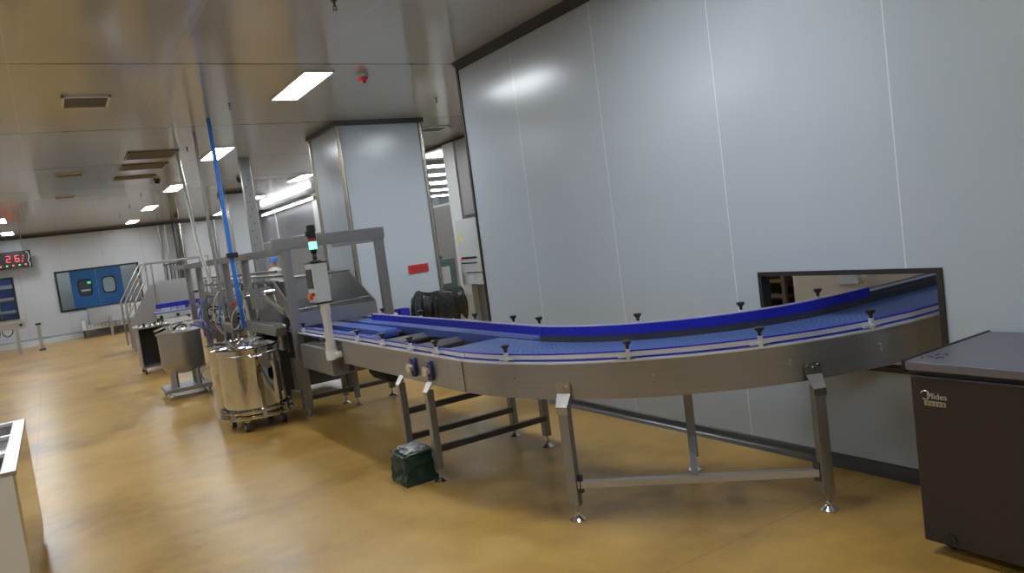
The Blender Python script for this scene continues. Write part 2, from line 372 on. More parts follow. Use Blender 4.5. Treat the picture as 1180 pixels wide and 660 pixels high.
# large boxed column
struct('wall_column', wallm, MB().box(3.62, 4.85, 10.0, 11.2, 0, CZ))
struct('trim_5', trim_m, MB().box(3.57, 4.9, 9.95, 11.25, CZ-0.06, CZ-0.0))
for i, (x, y) in enumerate(((3.62, 10.0), (4.85, 10.0), (3.62, 11.2))):
    struct('trim_%d' % (6+i), trim_l, MB().cyl((x, y, 0), (x, y, CZ-0.06), 0.035))
struct('trim_9', trim_m, MB().box(3.59, 4.88, 9.97, 11.23, 0, 0.12))
# second boxed column and the wall corner beyond it
struct('wall_column_far', wallm, MB().box(3.87, 4.45, 18.7, 19.6, 0, CZ))
struct('trim_10', trim_m, MB().box(3.84, 4.48, 18.67, 19.63, CZ-0.07, CZ))
struct('trim_11', trim_l, MB().box(3.85, 3.90, 18.68, 18.73, 0, CZ-0.07))
# partition on the far right : steel lower panels, glass above, mullions
PX = 6.6
struct('wall_partition', steel_h, MB().box(PX, PX+0.06, 9.2, 28, 0, 2.25))
struct('trim_12', trim_m, MB().box(PX-0.03, PX+0.09, 9.2, 28, CZ-0.06, CZ))
struct('trim_13', alu, MB().box(PX-0.02, PX+0.08, 9.2, 28, 2.25, 2.29))
struct('wall_partition_upper', mat('grey_reflection_panel', (0.2, 0.2, 0.22), 0.3, 0.2), MB().box(PX+0.01, PX+0.05, 17.4, 28, 2.29, CZ-0.06))  # opaque grey in place of glass, its reflections put into the colour
pane = MB().box(PX+0.025, PX+0.035, 9.2, 17.4, 2.29, CZ-0.06); wp = struct('window_3', glass, pane)
for y, wy in ((10.6, 0.07), (17.4, 0.07), (20.5, 0.5), (25.0, 0.1)): MB().box(PX-0.015, PX+0.075, y, y+wy, 2.29, CZ-0.06).build('mullion', alu, wp)

# ================================================================== CEILING FIXTURES
def light_fix(x, y, label):
    t = thing('ceiling_light', label, 'ceiling light', (x, y, CZ-0.02), 'flat ceiling light panels')
    fr = MB(); X, Y = 0.155, 0.63
    for a in ((-X, X, -Y, -Y+0.02), (-X, X, Y-0.02, Y), (-X, -X+0.02, -Y, Y), (X-0.02, X, -Y, Y)): fr.box(x+a[0], x+a[1], y+a[2], y+a[3], CZ-0.02, CZ)
    fr.build('frame', white, t)
    MB().box(x-X+0.018, x+X-0.018, y-Y+0.018, y+Y-0.018, CZ-0.016, CZ-0.004).build('diffuser', lampm, t)
    return t
L0 = light_fix(2.5, 7.78, 'nearest lit ceiling panel, large and bright, left of the red detector')
names = {(2.5, 12.3): 'lit ceiling panel crossed by the blue hose, second nearest', (2.5, 16.9): 'lit ceiling panel beside the white pipe top, third of its row',
         (2.5, 21.3): 'small lit ceiling panel, second from last of the long row', (2.5, 25.9): 'smallest lit ceiling panel at the end of the long row by the back wall',
         (5.1, 16.8): 'lit ceiling panel just left of the big boxed column top', (5.1, 21.2): 'lit ceiling panel beside the tall steel cable duct', (5.1, 25.9): 'lit ceiling panel behind the blue hose near the far wall',
         (-0.72, 21.3): 'lit ceiling panel at left picture edge, nearer of two', (-0.72, 25.9): 'lit ceiling panel at left above the red number display'}
for (x, y), lb in names.items(): dup(L0, (x, y, CZ-0.02), None, lb)
for x, y in ((2.5, 3.3), (2.5, -1.2), (-0.72, 16.8), (-0.72, 12.3), (-0.72, 7.78), (-0.72, 3.3), (-0.72, -1.2), (5.1, 12.3), (-3.9, 3.3), (-3.9, 7.78), (-3.9, 12.3), (-3.9, 21.3), (-3.9, 16.8), (6.2, 0.5), (7.3, 8.6), (10.0, 12.3), (10.0, 24.0), (4.9, 5.6), (5.05, 7.78)):  # grid continued out of view; next-room panels are added to brighten it
    dup(L0, (x, y, CZ-0.02), None, 'lit ceiling panel outside the picture, of the same kind, there to light the rooms')
# tube lights behind the glass partition
def tube_light(x, y, ln, label, z=3.24):
    t = thing('tube_light', label, 'tube light', (x, y, z), 'tube lights behind the glass partition')
    MB().box(x-ln/2, x+ln/2, y-0.06, y+0.06, z+0.05, CZ).build('housing', white, t)
    MB().cyl((x-ln/2, y, z+0.03), (x+ln/2, y, z+0.03), 0.03, n=8).build('tube', lampm, t)
    return t
T0 = tube_light(7.9, 15.5, 1.5, 'bright tube light behind glass right of the big column, nearest')
for i, (x, y) in enumerate(((8.9, 17.6), (10.0, 20.0), (11.5, 23.1), (13.0, 26.3))): dup(T0, (x, y, 3.24), None, 'bright tube light behind glass right of the big column, number %s counting down the stack' % ('two', 'three', 'four', 'five')[i])
lt = thing('tube_light', 'long glowing tube standing in for a reflection along the top of the partition left of the big column', 'tube light', (6.5, 23.4, 3.18))  # glowing tube stands in for a bright reflection on the partition
MB().box(6.52, 6.60, 20.6, 26.4, 3.16, 3.24).build('housing', white, lt)
MB().cyl((6.49, 20.7, 3.19), (6.49, 26.3, 3.19), 0.014, n=8).build('tube', lampm, lt)
for x, wn in ((1.4, 'blue doors'), (-1.8, 'blue crates')):  # lamps added out of sight to brighten the room behind the windows
    t = thing('tube_light', 'unseen tube light added to brighten the %s behind the back windows' % wn, 'tube light', (x, 28.33, 3.24), 'added lights behind the back windows')
    MB().box(x-0.8, x+0.8, 28.28, 28.38, 3.29, CZ).build('housing', white, t)
    MB().cyl((x-0.8, 28.33, 3.26), (x+0.8, 28.33, 3.26), 0.025, n=8).build('tube', lampm, t)
# vents
def vent(x0, x1, y0, y1, label, m):
    t = thing('ceiling_vent', label, 'vent', ((x0+x1)/2, (y0+y1)/2, CZ-0.03), 'ceiling vents')
    w = 0.025; fr = MB()
    fr.box(x0, x1, y0, y0+w, CZ-0.02, CZ); fr.box(x0, x1, y1-w, y1, CZ-0.02, CZ); fr.box(x0, x0+w, y0, y1, CZ-0.02, CZ); fr.box(x1-w, x1, y0, y1, CZ-0.02, CZ)
    fr.build('frame', white if m is vent_m else vent_b, t)
    g = MB().box(x0+w, x1-w, y0+w, y1-w, CZ-0.006, CZ-0.002); n = 9
    for i in range(n):
        y = y0+w+(y1-y0-2*w)*(i+0.5)/n; g.bar((x0+w, y, CZ-0.01), (x1-w, y, CZ-0.01), 0.02, 0.004, up=(0, 0.6, 0.8))
    g.build('grille', m, t)
vent(0.37, 0.78, 8.07, 8.56, 'grey ceiling vent with pale frame nearest the camera at upper left', vent_m)
vent(1.22, 1.88, 11.7, 12.36, 'brownish ceiling grille, nearest of the three in a line by the white pipe', vent_b)
vent(1.25, 1.9, 13.0, 13.55, 'brownish ceiling grille, middle of the three in a line', vent_b)
vent(1.25, 1.88, 14.45, 14.8, 'brownish ceiling grille, farthest of the three in a line', vent_b)
vent(0.35, 0.76, 13.55, 13.9, 'small pale ceiling vent left of the three brown grilles', vent_m)
vent(0.38, 0.75, 16.9, 17.2, 'small pale ceiling vent farthest toward the back wall', vent_m)
vent(5.3, 5.75, 10.75, 11.15, 'ceiling vent right of the big boxed column', vent_m)
# sprinklers and detectors
def sprinkler(x, y, label):
    t = thing('sprinkler', label, 'sprinkler', (x, y, CZ-0.09), 'ceiling sprinklers')
    MB().lathe([(0.0, -0.0), (0.022, 0.0), (0.022, -0.005), (0.008, -0.01), (0.007, -0.04), (0.0, -0.04)], (x, y, CZ)).build('body', steel_d, t)
    m = MB().tube([(x-0.01, y, CZ-0.035), (x-0.013, y, CZ-0.05), (x, y, CZ-0.062), (x+0.013, y, CZ-0.05), (x+0.01, y, CZ-0.035)], 0.003, 6)
    m.cyl((x, y, CZ-0.062), (x, y, CZ-0.066), 0.016, n=10); m.build('deflector', steel_d, t)
    return t
s0 = sprinkler(1.96, 8.61, 'small dark ceiling sprinkler nearest, between grey vent and bright light')
for (x, y, lb) in ((1.96, 11.55, 'small dark ceiling sprinkler beside the second light panel'), (1.97, 17.75, 'small dark ceiling sprinkler left of the farther lights, nearer one'),
                   (1.97, 20.48, 'small dark ceiling sprinkler left of the farther lights, farther one'), (4.44, 8.57, 'small dark ceiling sprinkler right of the red detector by the wall end'),
                   (1.99, 5.18, 'small dark ceiling sprinkler at the top picture edge'), (1.97, 23.4, 'tiny ceiling sprinkler near the back wall')):
    dup(s0, (x, y, CZ-0.09), None, lb)
def dome(x, y, lb):
    t = thing('ceiling_camera', lb, 'camera', (x, y, CZ-0.09), 'dome cameras on the ceiling')
    MB().lathe([(0.0, 0), (0.06, 0.0), (0.06, -0.03), (0.0, -0.03)], (x, y, CZ)).build('base', steel_d, t)
    MB().lathe([(0.05, -0.03), (0.048, -0.05), (0.035, -0.075), (0.0, -0.088)], (x, y, CZ)).build('dome', black, t)
    return t
d0_ = dome(3.64, 16.14, 'black dome on ceiling left of the tall steel duct')
dup(d0_, (1.99, 15.24, CZ-0.09), None, 'black dome on ceiling beside the white pipe'); dup(d0_, (3.63, 25.0, CZ-0.09), None, 'black dome on ceiling close to the back wall corner')
dt = thing('heat_detector', 'red and white round detector on ceiling right of the nearest light', 'detector', (3.0, 7.32, CZ-0.1))
MB().lathe([(0, 0), (0.055, 0), (0.055, -0.03), (0.0, -0.035)], (3.0, 7.32, CZ)).build('base', white, dt)
MB().lathe([(0.05, -0.03), (0.05, -0.055), (0.03, -0.065), (0.025, -0.09), (0, -0.095)], (3.0, 7.32, CZ)).build('sounder', red, dt)

# ================================================================== CURVED AND STRAIGHT CONVEYOR
CX, CY = 4.1, 4.36
def path(r, ya, xb):
    """plan points at radius r from the bend centre: straight along y, quarter turn, straight along x to xb (None: stop after the turn)"""
    pts = []
    if ya > CY:
        n = max(1, int((ya-CY)/0.25)); pts = [(CX-r, ya-(ya-CY)*i/n) for i in range(n)]; a0 = pi
    else: a0 = pi+math.asin((CY-ya)/2.0)
    n = 36; pts += [(CX+r*cos(a0+(1.5*pi-a0)*i/n), CY+r*sin(a0+(1.5*pi-a0)*i/n)) for i in range(n+1)]
    if xb is not None: pts += [(CX+(xb-CX)*i/4, CY-r) for i in range(1, 5)]
    return pts
def ribbon(m, ra, rb, z0, z1, ya, xb, uv=False):
    A = path(ra, ya, xb); B = path(rb, ya, xb); n = len(A); k = len(m.v)
    if uv: m.uv = []
    d = 0
    for i in range(n):
        (ax, ay), (bx, by) = A[i], B[i]
        m.v += [Vector((ax, ay, z0)), Vector((bx, by, z0)), Vector((bx, by, z1)), Vector((ax, ay, z1))]
        if i: d += math.hypot((A[i][0]+B[i][0]-A[i-1][0]-B[i-1][0])/2, (A[i][1]+B[i][1]-A[i-1][1]-B[i-1][1])/2)
        if uv: m.uv += [(d, 0), (d, abs(rb-ra)), (d, abs(rb-ra)), (d, 0)]
    for i in range(n-1):
        for j in range(4):
            a = k+4*i; m.f.append((a+j, a+4+j, a+4+(j+1) % 4, a+(j+1) % 4) if rb > ra else (a+j, a+(j+1) % 4, a+4+(j+1) % 4, a+4+j))
    m.f.append((k, k+1, k+2, k+3)); m.f.append((k+4*(n-1)+3, k+4*(n-1)+2, k+4*(n-1)+1, k+4*(n-1)))
    return m
def straight(m, ra, rb, z0, z1, y0, y1): return m.box(CX-max(ra, rb), CX-min(ra, rb), y0, y1, z0, z1)
def at_path(r, s):
    """s = y for the straight run; or ('a', degrees past the start of the bend); returns point and outward direction"""
    if isinstance(s, tuple):
        a = pi+radians(s[1]); return Vector((CX+r*cos(a), CY+r*sin(a), 0)), Vector((cos(a), sin(a), 0))
    return Vector((CX-r, s, 0)), Vector((-1, 0, 0))
YS = 4.20; AS = math.degrees(math.asin((CY-YS)/2.0)); XB = 7.2
bend = thing('curved_conveyor', 'curved stainless conveyor with perforated blue modular belt entering the wall opening', 'conveyor', (3.0, 3.2, 0))
ribbon(MB(), 1.985, 2.0, 0.68, 0.88, YS, XB).build('outer_side_panel', steel_h, bend)
ribbon(MB(), 1.935, 2.008, 0.878, 0.888, YS, XB).build('outer_lip', alu, bend)
ribbon(MB(), 1.362, 1.376, 0.70, 0.925, YS, XB).build('inner_side_panel', steel_d, bend)
ribbon(MB(), 1.36, 1.985, 0.70, 0.71, YS, XB).build('bottom_pan', steel_d, bend)
# belt starts on the straight run
bl = MB(); ribbon(bl, 1.935, 1.38, 0.868, 0.884, 4.76, XB, uv=True); bl.build('modular_belt', beltm, bend)
def rails(par, ya, xb, full=True):
    al = MB(); ribbon(al, 1.952, 1.972, 0.900, 0.926, ya, xb) if full else straight(al, 1.952, 1.972, 0.900, 0.926, ya, xb); al.build('guide_rail', alu, par)
    b1 = MB(); (ribbon if full else straight)(b1, 1.948, 1.976, 0.926, 0.933, ya, xb); b1.build('guide_rail_strip', blue_g, par)
    b2 = MB(); (ribbon if full else straight)(b2, 1.948, 1.976, 0.891, 0.899, ya, xb); b2.build('guide_rail_strip', blue_g, par)
rails(bend, YS, XB)
ribbon(MB(), 1.365, 1.38, 0.925, 0.982, YS, None).build('inner_guard', blue_g, bend)
MB().box(CX, 4.45, CY-1.38, CY-1.365, 0.925, 0.982).build('inner_guard', blue_g, bend)
gr = MB().box(4.45, XB, CY-1.385, CY-1.36, 0.93, 0.975); gr.build('inner_guide_rail', steel_d, bend)
MB().box(4.45, XB, CY-1.386, CY-1.384, 0.955, 0.972).build('inner_guide_rail_edge', alu, bend)
ribbon(MB(), 1.352, 1.366, 0.982, 0.989, YS, None).build('inner_guard_cap', alu_p, bend)

line = thing('straight_conveyor', 'straight stainless transfer conveyor with several narrow blue belts before the bend', 'conveyor', (2.5, 5.5, 0))
straight(MB(), 1.985, 2.0, 0.68, 0.88, YS+0.003, 6.45).build('outer_side_panel', steel_h, line)
straight(MB(), 1.92, 2.006, 0.878, 0.888, YS+0.003, 8.2).build('outer_lip', alu, line)
straight(MB(), 1.14, 1.155, 0.68, 0.90, YS+0.003, 8.2).build('inner_side_panel', steel_h, line)
MB().box(2.12, 2.95, 4.25, 7.9, 0.70, 0.71).build('bottom_pan', steel_d, line)
rails(line, YS+0.003, 8.2, False)
straight(MB(), 1.365, 1.38, 0.925, 0.982, YS+0.003, 7.3).build('inner_guard', blue_g, line)
straight(MB(), 1.352, 1.366, 0.982, 0.989, YS+0.003, 7.3).build('inner_guard_cap', alu_p, line)
def strip_belt(x0, x1, y0, y1, z=0.884, r=0.032, nm='narrow_belt'):
    prof = []
    for i in range(9): a = -pi/2-pi*i/8; prof.append((y0+r+r*cos(a), z-r+r*sin(a)))
    for i in range(9): a = pi/2-pi*i/8; prof.append((y1-r+r*cos(a), z-r+r*sin(a)))
    MB().prism(prof, 'x', x0, x1).build(nm, blue_s, line)
strip_belt(2.735, 2.93, 4.36, 8.3, z=0.886)
strip_belt(2.50, 2.68, 6.55, 8.6, z=0.886, r=0.045)
strip_belt(2.52, 2.70, 6.95, 8.6, z=0.800, r=0.02, nm='lower_belt')
strip_belt(2.20, 2.36, 6.15, 8.3, z=0.884)
for y in (5.42, 6.08): MB().prism([(y-0.045, 0.80), (y+0.045, 0.85), (y+0.045, 0.855), (y-0.045, 0.82)], 'x', 2.3, 2.74).build('cross_plate', steel, line)
for y in (4.86, 6.6, 7.2): MB().cyl((2.14, y, 0.84), (2.94, y, 0.84), 0.022, n=12).build('roller', steel, line)
# clamps with black star knobs
def clamp(par, p, out, z, zb, top):
    br = MB(); q = Vector(p); side = Vector((-out.y, out.x, 0))
    br.bar(q+Vector((0, 0, zb)), q+Vector((0, 0, z)), 0.02, 0.02, up=out)
    br.bar(q-side*0.055+Vector((0, 0, zb+0.016)), q+side*0.055+Vector((0, 0, zb+0.022)), 0.010, 0.012)
    br.cyl(q+Vector((0, 0, zb+0.02))-out*0.03, q+Vector((0, 0, zb+0.02))+out*0.02, 0.009, n=8)
    b_ = br.build('clamp', alu, par)
    MB().lathe([(0.0, 0.0), (0.009, 0.0), (0.010, 0.014), (0.012, 0.02), (0.024, 0.034), (0.027, 0.042), (0.02, 0.046), (0, 0.047)], q+Vector((0, 0, z)), 12).build('knob', black, b_)
for s in (4.56, 4.98, 5.5, 6.05, 6.9, 7.6):
    p, o_ = at_path(1.992, s); clamp(line, p, o_, 0.945, 0.888, 1)
for a in (16.5, 38.5, 58, 76):
    p, o_ = at_path(1.992, ('a', a)); clamp(bend, p, o_, 0.945, 0.888, 1)
for s in (4.62, 5.19, 6.2, 7.1):
    p, o_ = at_path(1.335, s); clamp(line, p, -o_, 0.995, 0.93, 1)
for a in (3, 36, 62.5, 86):
    p, o_ = at_path(1.335, ('a', a)); clamp(bend, p, -o_, 0.995, 0.93, 1)
# bolts on the curved panel
for a in (18, 42, 62, 77):
    p, o_ = at_path(2.0, ('a', a))
    for dz in (0.80, 0.775): MB().cyl(p+Vector((0, 0, dz)), p+o_*0.006+Vector((0, 0, dz)), 0.008, n=10).build('bolt', steel_b, bend)
for y in (4.24, 4.4):
    for z in (0.83, 0.77): MB().cyl((2.1, y, z), (2.093, y, z), 0.006, n=8).build('bolt', steel_b, line)
# bearings on the straight panel
for y in (4.93, 4.66):
    be = MB().prism([(y-0.03, 0.70+0.015), (y+0.03, 0.715), (y+0.045, 0.74), (y+0.045, 0.82), (y+0.03, 0.845), (y-0.03, 0.845), (y-0.045, 0.82), (y-0.045, 0.74)], 'x', 2.075, 2.1).build('bearing', blue_b, line, 0.004)
    MB().cyl((2.078, y, 0.78), (2.045, y, 0.78), 0.036, n=18).build('bearing_cap', steel_b, be)
    for z in (0.735, 0.828): MB().cyl((2.076, y, z), (2.066, y, z), 0.008, n=8).build('bearing_bolt', steel_b, be)
# legs
def leg(par, x, y, ztop, out, w=0.055, foot=True, bracket=True, d=0.05):
    out = Vector(out).normalized(); side = Vector((-out.y, out.x, 0)); P = Vector((x, y, 0))
    m = MB(); zt = ztop-0.02 if bracket else ztop
    m.bar(P+Vector((0, 0, 0.09)), P+Vector((0, 0, zt)), w, d, up=out)
    l = m.build('leg', steel_f, par, 0.003)
    if bracket:
        inn = P-out*0.028
        def q(s_, o_, z): return P+side*s_+out*o_+Vector((0, 0, z))
        k = MB(); t_ = 0.006
        A = [(-w/2-.004, w/2+.004, 0.025, zt-0.05), (-w/2-.004, w/2+.004, 0.025, zt-0.01), (-0.042, 0.042, -0.022, ztop+0.035), (-0.045, 0.045, -0.022, ztop+0.055), (-0.045, 0.045, -0.022, ztop+0.085), (-0.035, 0.035, -0.022, ztop+0.098)]
        vs = []
        for s0_, s1_, o, z in A: vs += [q(s0_, o+t_, z), q(s1_, o+t_, z), q(s1_, o, z), q(s0_, o, z)]
        fs = []
        for i in range(len(A)-1):
            a = 4*i
            for j in range(4): fs.append((a+j, a+4+j, a+4+(j+1) % 4, a+(j+1) % 4))
        fs += [(0, 1, 2, 3), (4*len(A)-1, 4*len(A)-2, 4*len(A)-3, 4*len(A)-4)]
        bk = k.add(vs, fs).build('bracket', steel, l)
        for s_, z in ((-0.028, ztop+0.08), (0.028, ztop+0.08), (0, ztop+0.068)):
            MB().cyl(q(s_, -0.018, z), q(s_, -0.008, z), 0.007, n=8).build('bolt', steel_b, l)
    if foot:
        MB().cyl(P+Vector((0, 0, 0.03)), P+Vector((0, 0, 0.10)), 0.008, n=8).build('foot_spindle', steel, l)
        MB().lathe([(0, 0), (0.045, 0), (0.045, 0.008), (0.025, 0.022), (0.012, 0.034), (0.014, 0.05), (0, 0.05)], P, 20).build('foot', steel_b, l)
    return l
def on(a, r=2.03): p, o_ = at_path(r, ('a', a)); return p, o_
pA = Vector((2.300, 3.43, 0)); pB = Vector((3.24, 2.51, 0)); cC = Vector((CX, CY, 0))
leg(bend, pA.x, pA.y, 0.68, pA-cC, 0.06); leg(bend, pB.x, pB.y, 0.68, pB-cC, 0.06)
leg(bend, 3.28, 3.50, 0.70, Vector((3.28, 3.5, 0))-cC, 0.055, bracket=False)
MB().bar((pA.x, pA.y, 0.205), (pB.x, pB.y, 0.205), 0.038, 0.038).build('crossbar', mat('crossbar_steel', (0.5, 0.51, 0.54), 0.35, 0.75), bend)
mid = (pA+pB)/2
MB().bar((mid.x, mid.y, 0.205), (3.28, 3.50, 0.205), 0.038, 0.038).build('crossbar', MAT['crossbar_steel'], bend)
for P in (pA, pB):
    d = (pB-pA).normalized(); sg = 1 if P is pA else -1
    MB().box(P.x+d.x*sg*0.035-0.012, P.x+d.x*sg*0.035+0.012, P.y+d.y*sg*0.035-0.02, P.y+d.y*sg*0.035+0.02, 0.16, 0.26).build('crossbar_bracket', steel_d, bend)
for (x, y) in ((2.13, 4.72), (2.13, 5.20)): leg(line, x-0.045, y, 0.66, (-1, 0, 0), 0.055)
for (x, y) in ((3.06, 4.73), (3.07, 5.21)): leg(line, x-0.07, y, 0.68, (1, 0, 0), 0.055, bracket=False)
for y, z in ((4.72, 0.225), (5.2, 0.225), (5.2, 0.42)): MB().box(2.10, 2.99, y-0.018, y+0.018, z-0.02, z+0.02).build('crossbar', steel_d, line)
MB().tube(bez((2.95, 4.5, 0.69), (3.0, 4.45, 0.56), (2.95, 4.2, 0.56), (2.9, 4.1, 0.69)), 0.012).build('cable', rubber, line)
MB().tube(bez((2.95, 5.0, 0.69), (3.0, 4.95, 0.6), (2.95, 4.85, 0.6), (2.9, 4.8, 0.69)), 0.012).build('cable', rubber, line)
# end box of the straight conveyor
MB().box(2.05, 2.5, 6.66, 7.6, 0.55, 0.79).build('drive_box', steel_h, line, 0.006)
MB().box(2.13, 2.18, 6.45, 6.66, 0.60, 0.86).build('gap_plate', steel_d, line)  # dark plate set into the open gap to stand for its darkness
MB().bar((2.09, 7.30, 0.56), (2.09, 7.80, 0.62), 0.02, 0.05).build('latch', steel_b, line)
# far legs with motor
for (x, y) in ((2.58, 8.05), (2.62, 7.78), (3.05, 7.88)): leg(line, x, y, 0.70, (-1, 0, 0), 0.05, bracket=False)
for (a, b_) in (((2.15, 7.83, 0.19), (3.05, 7.83, 0.19)), ((2.15, 7.83, 0.40), (3.05, 7.83, 0.42)), ((2.15, 7.86, 0.47), (2.6, 7.86, 0.49))): MB().bar(a, b_, 0.04, 0.04).build('crossbar', steel_d, line)
MB().cyl((2.75, 7.0, 0.40), (2.75, 7.4, 0.40), 0.09, n=20).cyl((2.75, 7.4, 0.40), (2.75, 7.5, 0.40), 0.07, n=20).box(2.70, 2.80, 7.1, 7.3, 0.48, 0.54).build('motor', rubber, line)
MB().box(2.72, 2.78, 6.95, 7.45, 0.49, 0.72).build('motor_mount', steel_d, line)

# ================================================================== GREEN BAG, SIGNAL POST
gb = thing('tarpaulin_bag', 'dark green crumpled tarpaulin bag on floor against the conveyor leg', 'bag', (1.98, 4.87, 0))
def lumpy(x0, x1, y0, y1, z0, z1, n=8, amp=0.02, seed=3):
    rnd = random.Random(seed); m = MB(); bmx = bmesh.new(); bmesh.ops.create_cube(bmx, size=1)
    bmesh.ops.subdivide_edges(bmx, edges=bmx.edges, cuts=n, use_grid_fill=True)
    for v in bmx.verts:
        zf = v.co.z+0.5; tp = 1-0.12*zf
        v.co = Vector((v.co.x*tp, v.co.y*tp, v.co.z))
        c = Vector((x0+(v.co.x+0.5)*(x1-x0), y0+(v.co.y+0.5)*(y1-y0), z0+(v.co.z+0.5)*(z1-z0)))
        k = amp if zf > 0.04 else 0
        v.co = c+Vector((rnd.uniform(-k, k), rnd.uniform(-k, k), rnd.uniform(-k, k)*0.8 if zf > 0.04 else 0))
    bmx.verts.index_update()
    m.add([v.co.copy() for v in bmx.verts], [tuple(v.index for v in f.verts) for f in bmx.faces]); bmx.free(); return m
lumpy(1.86, 2.10, 4.79, 5.04, 0, 0.205, 7, 0.012).build('bag_body', greenbag, gb, sharp=60)
lumpy(1.91, 2.06, 4.83, 5.0, 0.192, 0.238, 6, 0.016, 5).build('film', clearp, gb, sharp=60)
tp = MB()
for (a, b_) in (((1.87, 4.80), (2.09, 4.80)), ((1.87, 5.03), (2.09, 5.03)), ((1.87, 4.80), (1.87, 5.03)), ((2.09, 4.80), (2.09, 5.03))):
    tp.tube(bez((a[0], a[1], 0.20), ((2*a[0]+b_[0])/3, (2*a[1]+b_[1])/3, 0.225), ((a[0]+2*b_[0])/3, (a[1]+2*b_[1])/3, 0.205), (b_[0], b_[1], 0.21)), 0.011, 6)
tp.build('rolled_rim', greenbag, gb)

sp = thing('signal_post', 'white control box on cream pipe post with green lit signal lamp on top', 'control post', (2.03, 6.55, 0.70))
MB().cyl((2.03, 6.55, 0.76), (2.03, 6.55, 0.88), 0.046).cyl((2.03, 6.55, 0.88), (2.03, 6.55, 1.16), 0.036).cyl((2.03, 6.55, 1.12), (2.03, 6.55, 1.22), 0.044).build('post', cream, sp)
MB().cyl((2.03, 6.55, 0.72), (2.03, 6.55, 0.80), 0.054).cyl((2.03, 6.5, 0.76), (2.10, 6.5, 0.76), 0.03).build('elbow', white, sp)
cb = MB().box(1.955, 2.085, 6.50, 6.72, 1.235, 1.575).build('control_box', hmi, sp, 0.006)
MB().box(1.95, 2.09, 6.495, 6.725, 1.222, 1.236).build('box_edge', black, cb); MB().box(1.95, 2.09, 6.495, 6.725, 1.575, 1.586).build('box_edge', black, cb)
MB().box(1.945, 1.956, 6.54, 6.69, 1.36, 1.53).build('screen', steel_d, cb)
MB().cyl((1.955, 6.62, 1.29), (1.92, 6.62, 1.29), 0.03).build('emergency_button', orange, cb)
MB().cyl((1.955, 6.55, 1.31), (1.935, 6.55, 1.31), 0.016).build('push_button', red, cb)
sl = MB().lathe([(0, 0), (0.06, 0), (0.055, 0.012), (0.02, 0.02), (0.018, 0.03), (0.024, 0.04), (0.018, 0.055), (0.016, 0.07), (0.026, 0.08), (0.03, 0.10), (0.03, 0.115), (0, 0.115)], (2.02, 6.6, 1.586), 20).build('lamp_stem', black, sp)
MB().lathe([(0, 0), (0.034, 0), (0.034, 0.065), (0, 0.065)], (2.02, 6.6, 1.70), 20).build('green_lamp', green_l, sp)
MB().lathe([(0, 0), (0.034, 0), (0.034, 0.03), (0, 0.03)], (2.02, 6.6, 1.765), 20).build('red_lamp', red, sp)
MB().lathe([(0, 0), (0.036, 0), (0.038, 0.08), (0.036, 0.115), (0, 0.115)], (2.02, 6.6, 1.795), 20).cyl((1.97, 6.6, 1.84), (2.0, 6.6, 1.84), 0.026, n=14).build('buzzer', black, sp)

# ================================================================== CHEST FREEZER
fz = thing('chest_freezer', 'brown grey chest freezer with silver brand logo in front of the wall opening', 'freezer', (3.46, 1.2, 0))
MB().box(3.11, 3.81, 0.55, 1.93, 0.055, 0.80).build('body', freezer_m, fz, 0.008)
MB().box(3.13, 3.80, 0.57, 1.91, 0.80, 0.822).build('lid_seal', black, fz)
MB().box(3.095, 3.815, 0.535, 1.945, 0.822, 0.862).build('lid', lid_m, fz, 0.006)
MB().box(3.090, 3.815, 1.938, 1.950, 0.815, 0.866).build('lid_end_cap', black, fz)
MB().cyl((3.20, 1.86, 0.03), (3.24, 1.86, 0.03), 0.028).build('caster', black, fz); MB().cyl((3.16, 0.62, 0.03), (3.20, 0.62, 0.03), 0.028).build('caster', black, fz)
MB().cyl((3.74, 1.86, 0.03), (3.78, 1.86, 0.03), 0.028).build('caster', black, fz); MB().cyl((3.74, 0.62, 0.03), (3.78, 0.62, 0.03), 0.028).build('caster', black, fz)
MB().cyl((3.111, 1.81, 0.088), (3.103, 1.81, 0.088), 0.026, n=18).build('drain_plug', black, fz)
# logo on the x = 3.11 face : text runs toward -y
mw = Matrix(((0, 0, -1, 3.1085), (-1, 0, 0, 1.861), (0, 1, 0, 0.703), (0, 0, 0, 1)))
text_obj('logo_text', 'Midea', 0.036, logo_m, fz, mw, 0.0015)
ring = [(3.107, 1.866+0.019*cos(a), 0.717+0.019*sin(a)) for a in [radians(20+i*290/24) for i in range(25)]]
MB().tube(ring, 0.0022, 6).build('logo_ring', logo_m, fz)
bd = MB().box(3.106, 3.111, 1.782, 1.872, 0.672, 0.692).build('badge', badge, fz)
for i in range(5):
    y = 1.862-i*0.0165; k = MB()
    k.box(3.1045, 3.1062, y-0.010, y, 0.679, 0.681); k.box(3.1045, 3.1062, y-0.006, y-0.004, 0.676, 0.688); k.box(3.1045, 3.1062, y-0.009, y-0.001, 0.685, 0.687)
    k.build('badge_mark', freezer_m, bd)
# dark scribbled marks on the lid
mk = MB()
for (x, y, a) in ((3.16, 1.90, 0.4), (3.20, 1.87, 1.2), (3.24, 1.88, 0.1), (3.21, 1.83, 2.2), (3.26, 1.84, 0.8), (3.18, 1.845, 0.2)):
    mk.bar((x, y, 0.8632), (x+0.03*cos(a), y+0.03*sin(a), 0.8632), 0.007, 0.0015)
mk.build('marker_scrawl', black, fz)
MB().cyl((3.74, 2.36, 0.12), (3.74, 2.2, 0.12), 0.022, n=14).build('pipe_stub', alu) 
ps = bpy.data.objects['pipe_stub']; tag(ps, 'short pale pipe stub low on the wall behind the freezer', 'pipe')
ps.location.x = 3.83

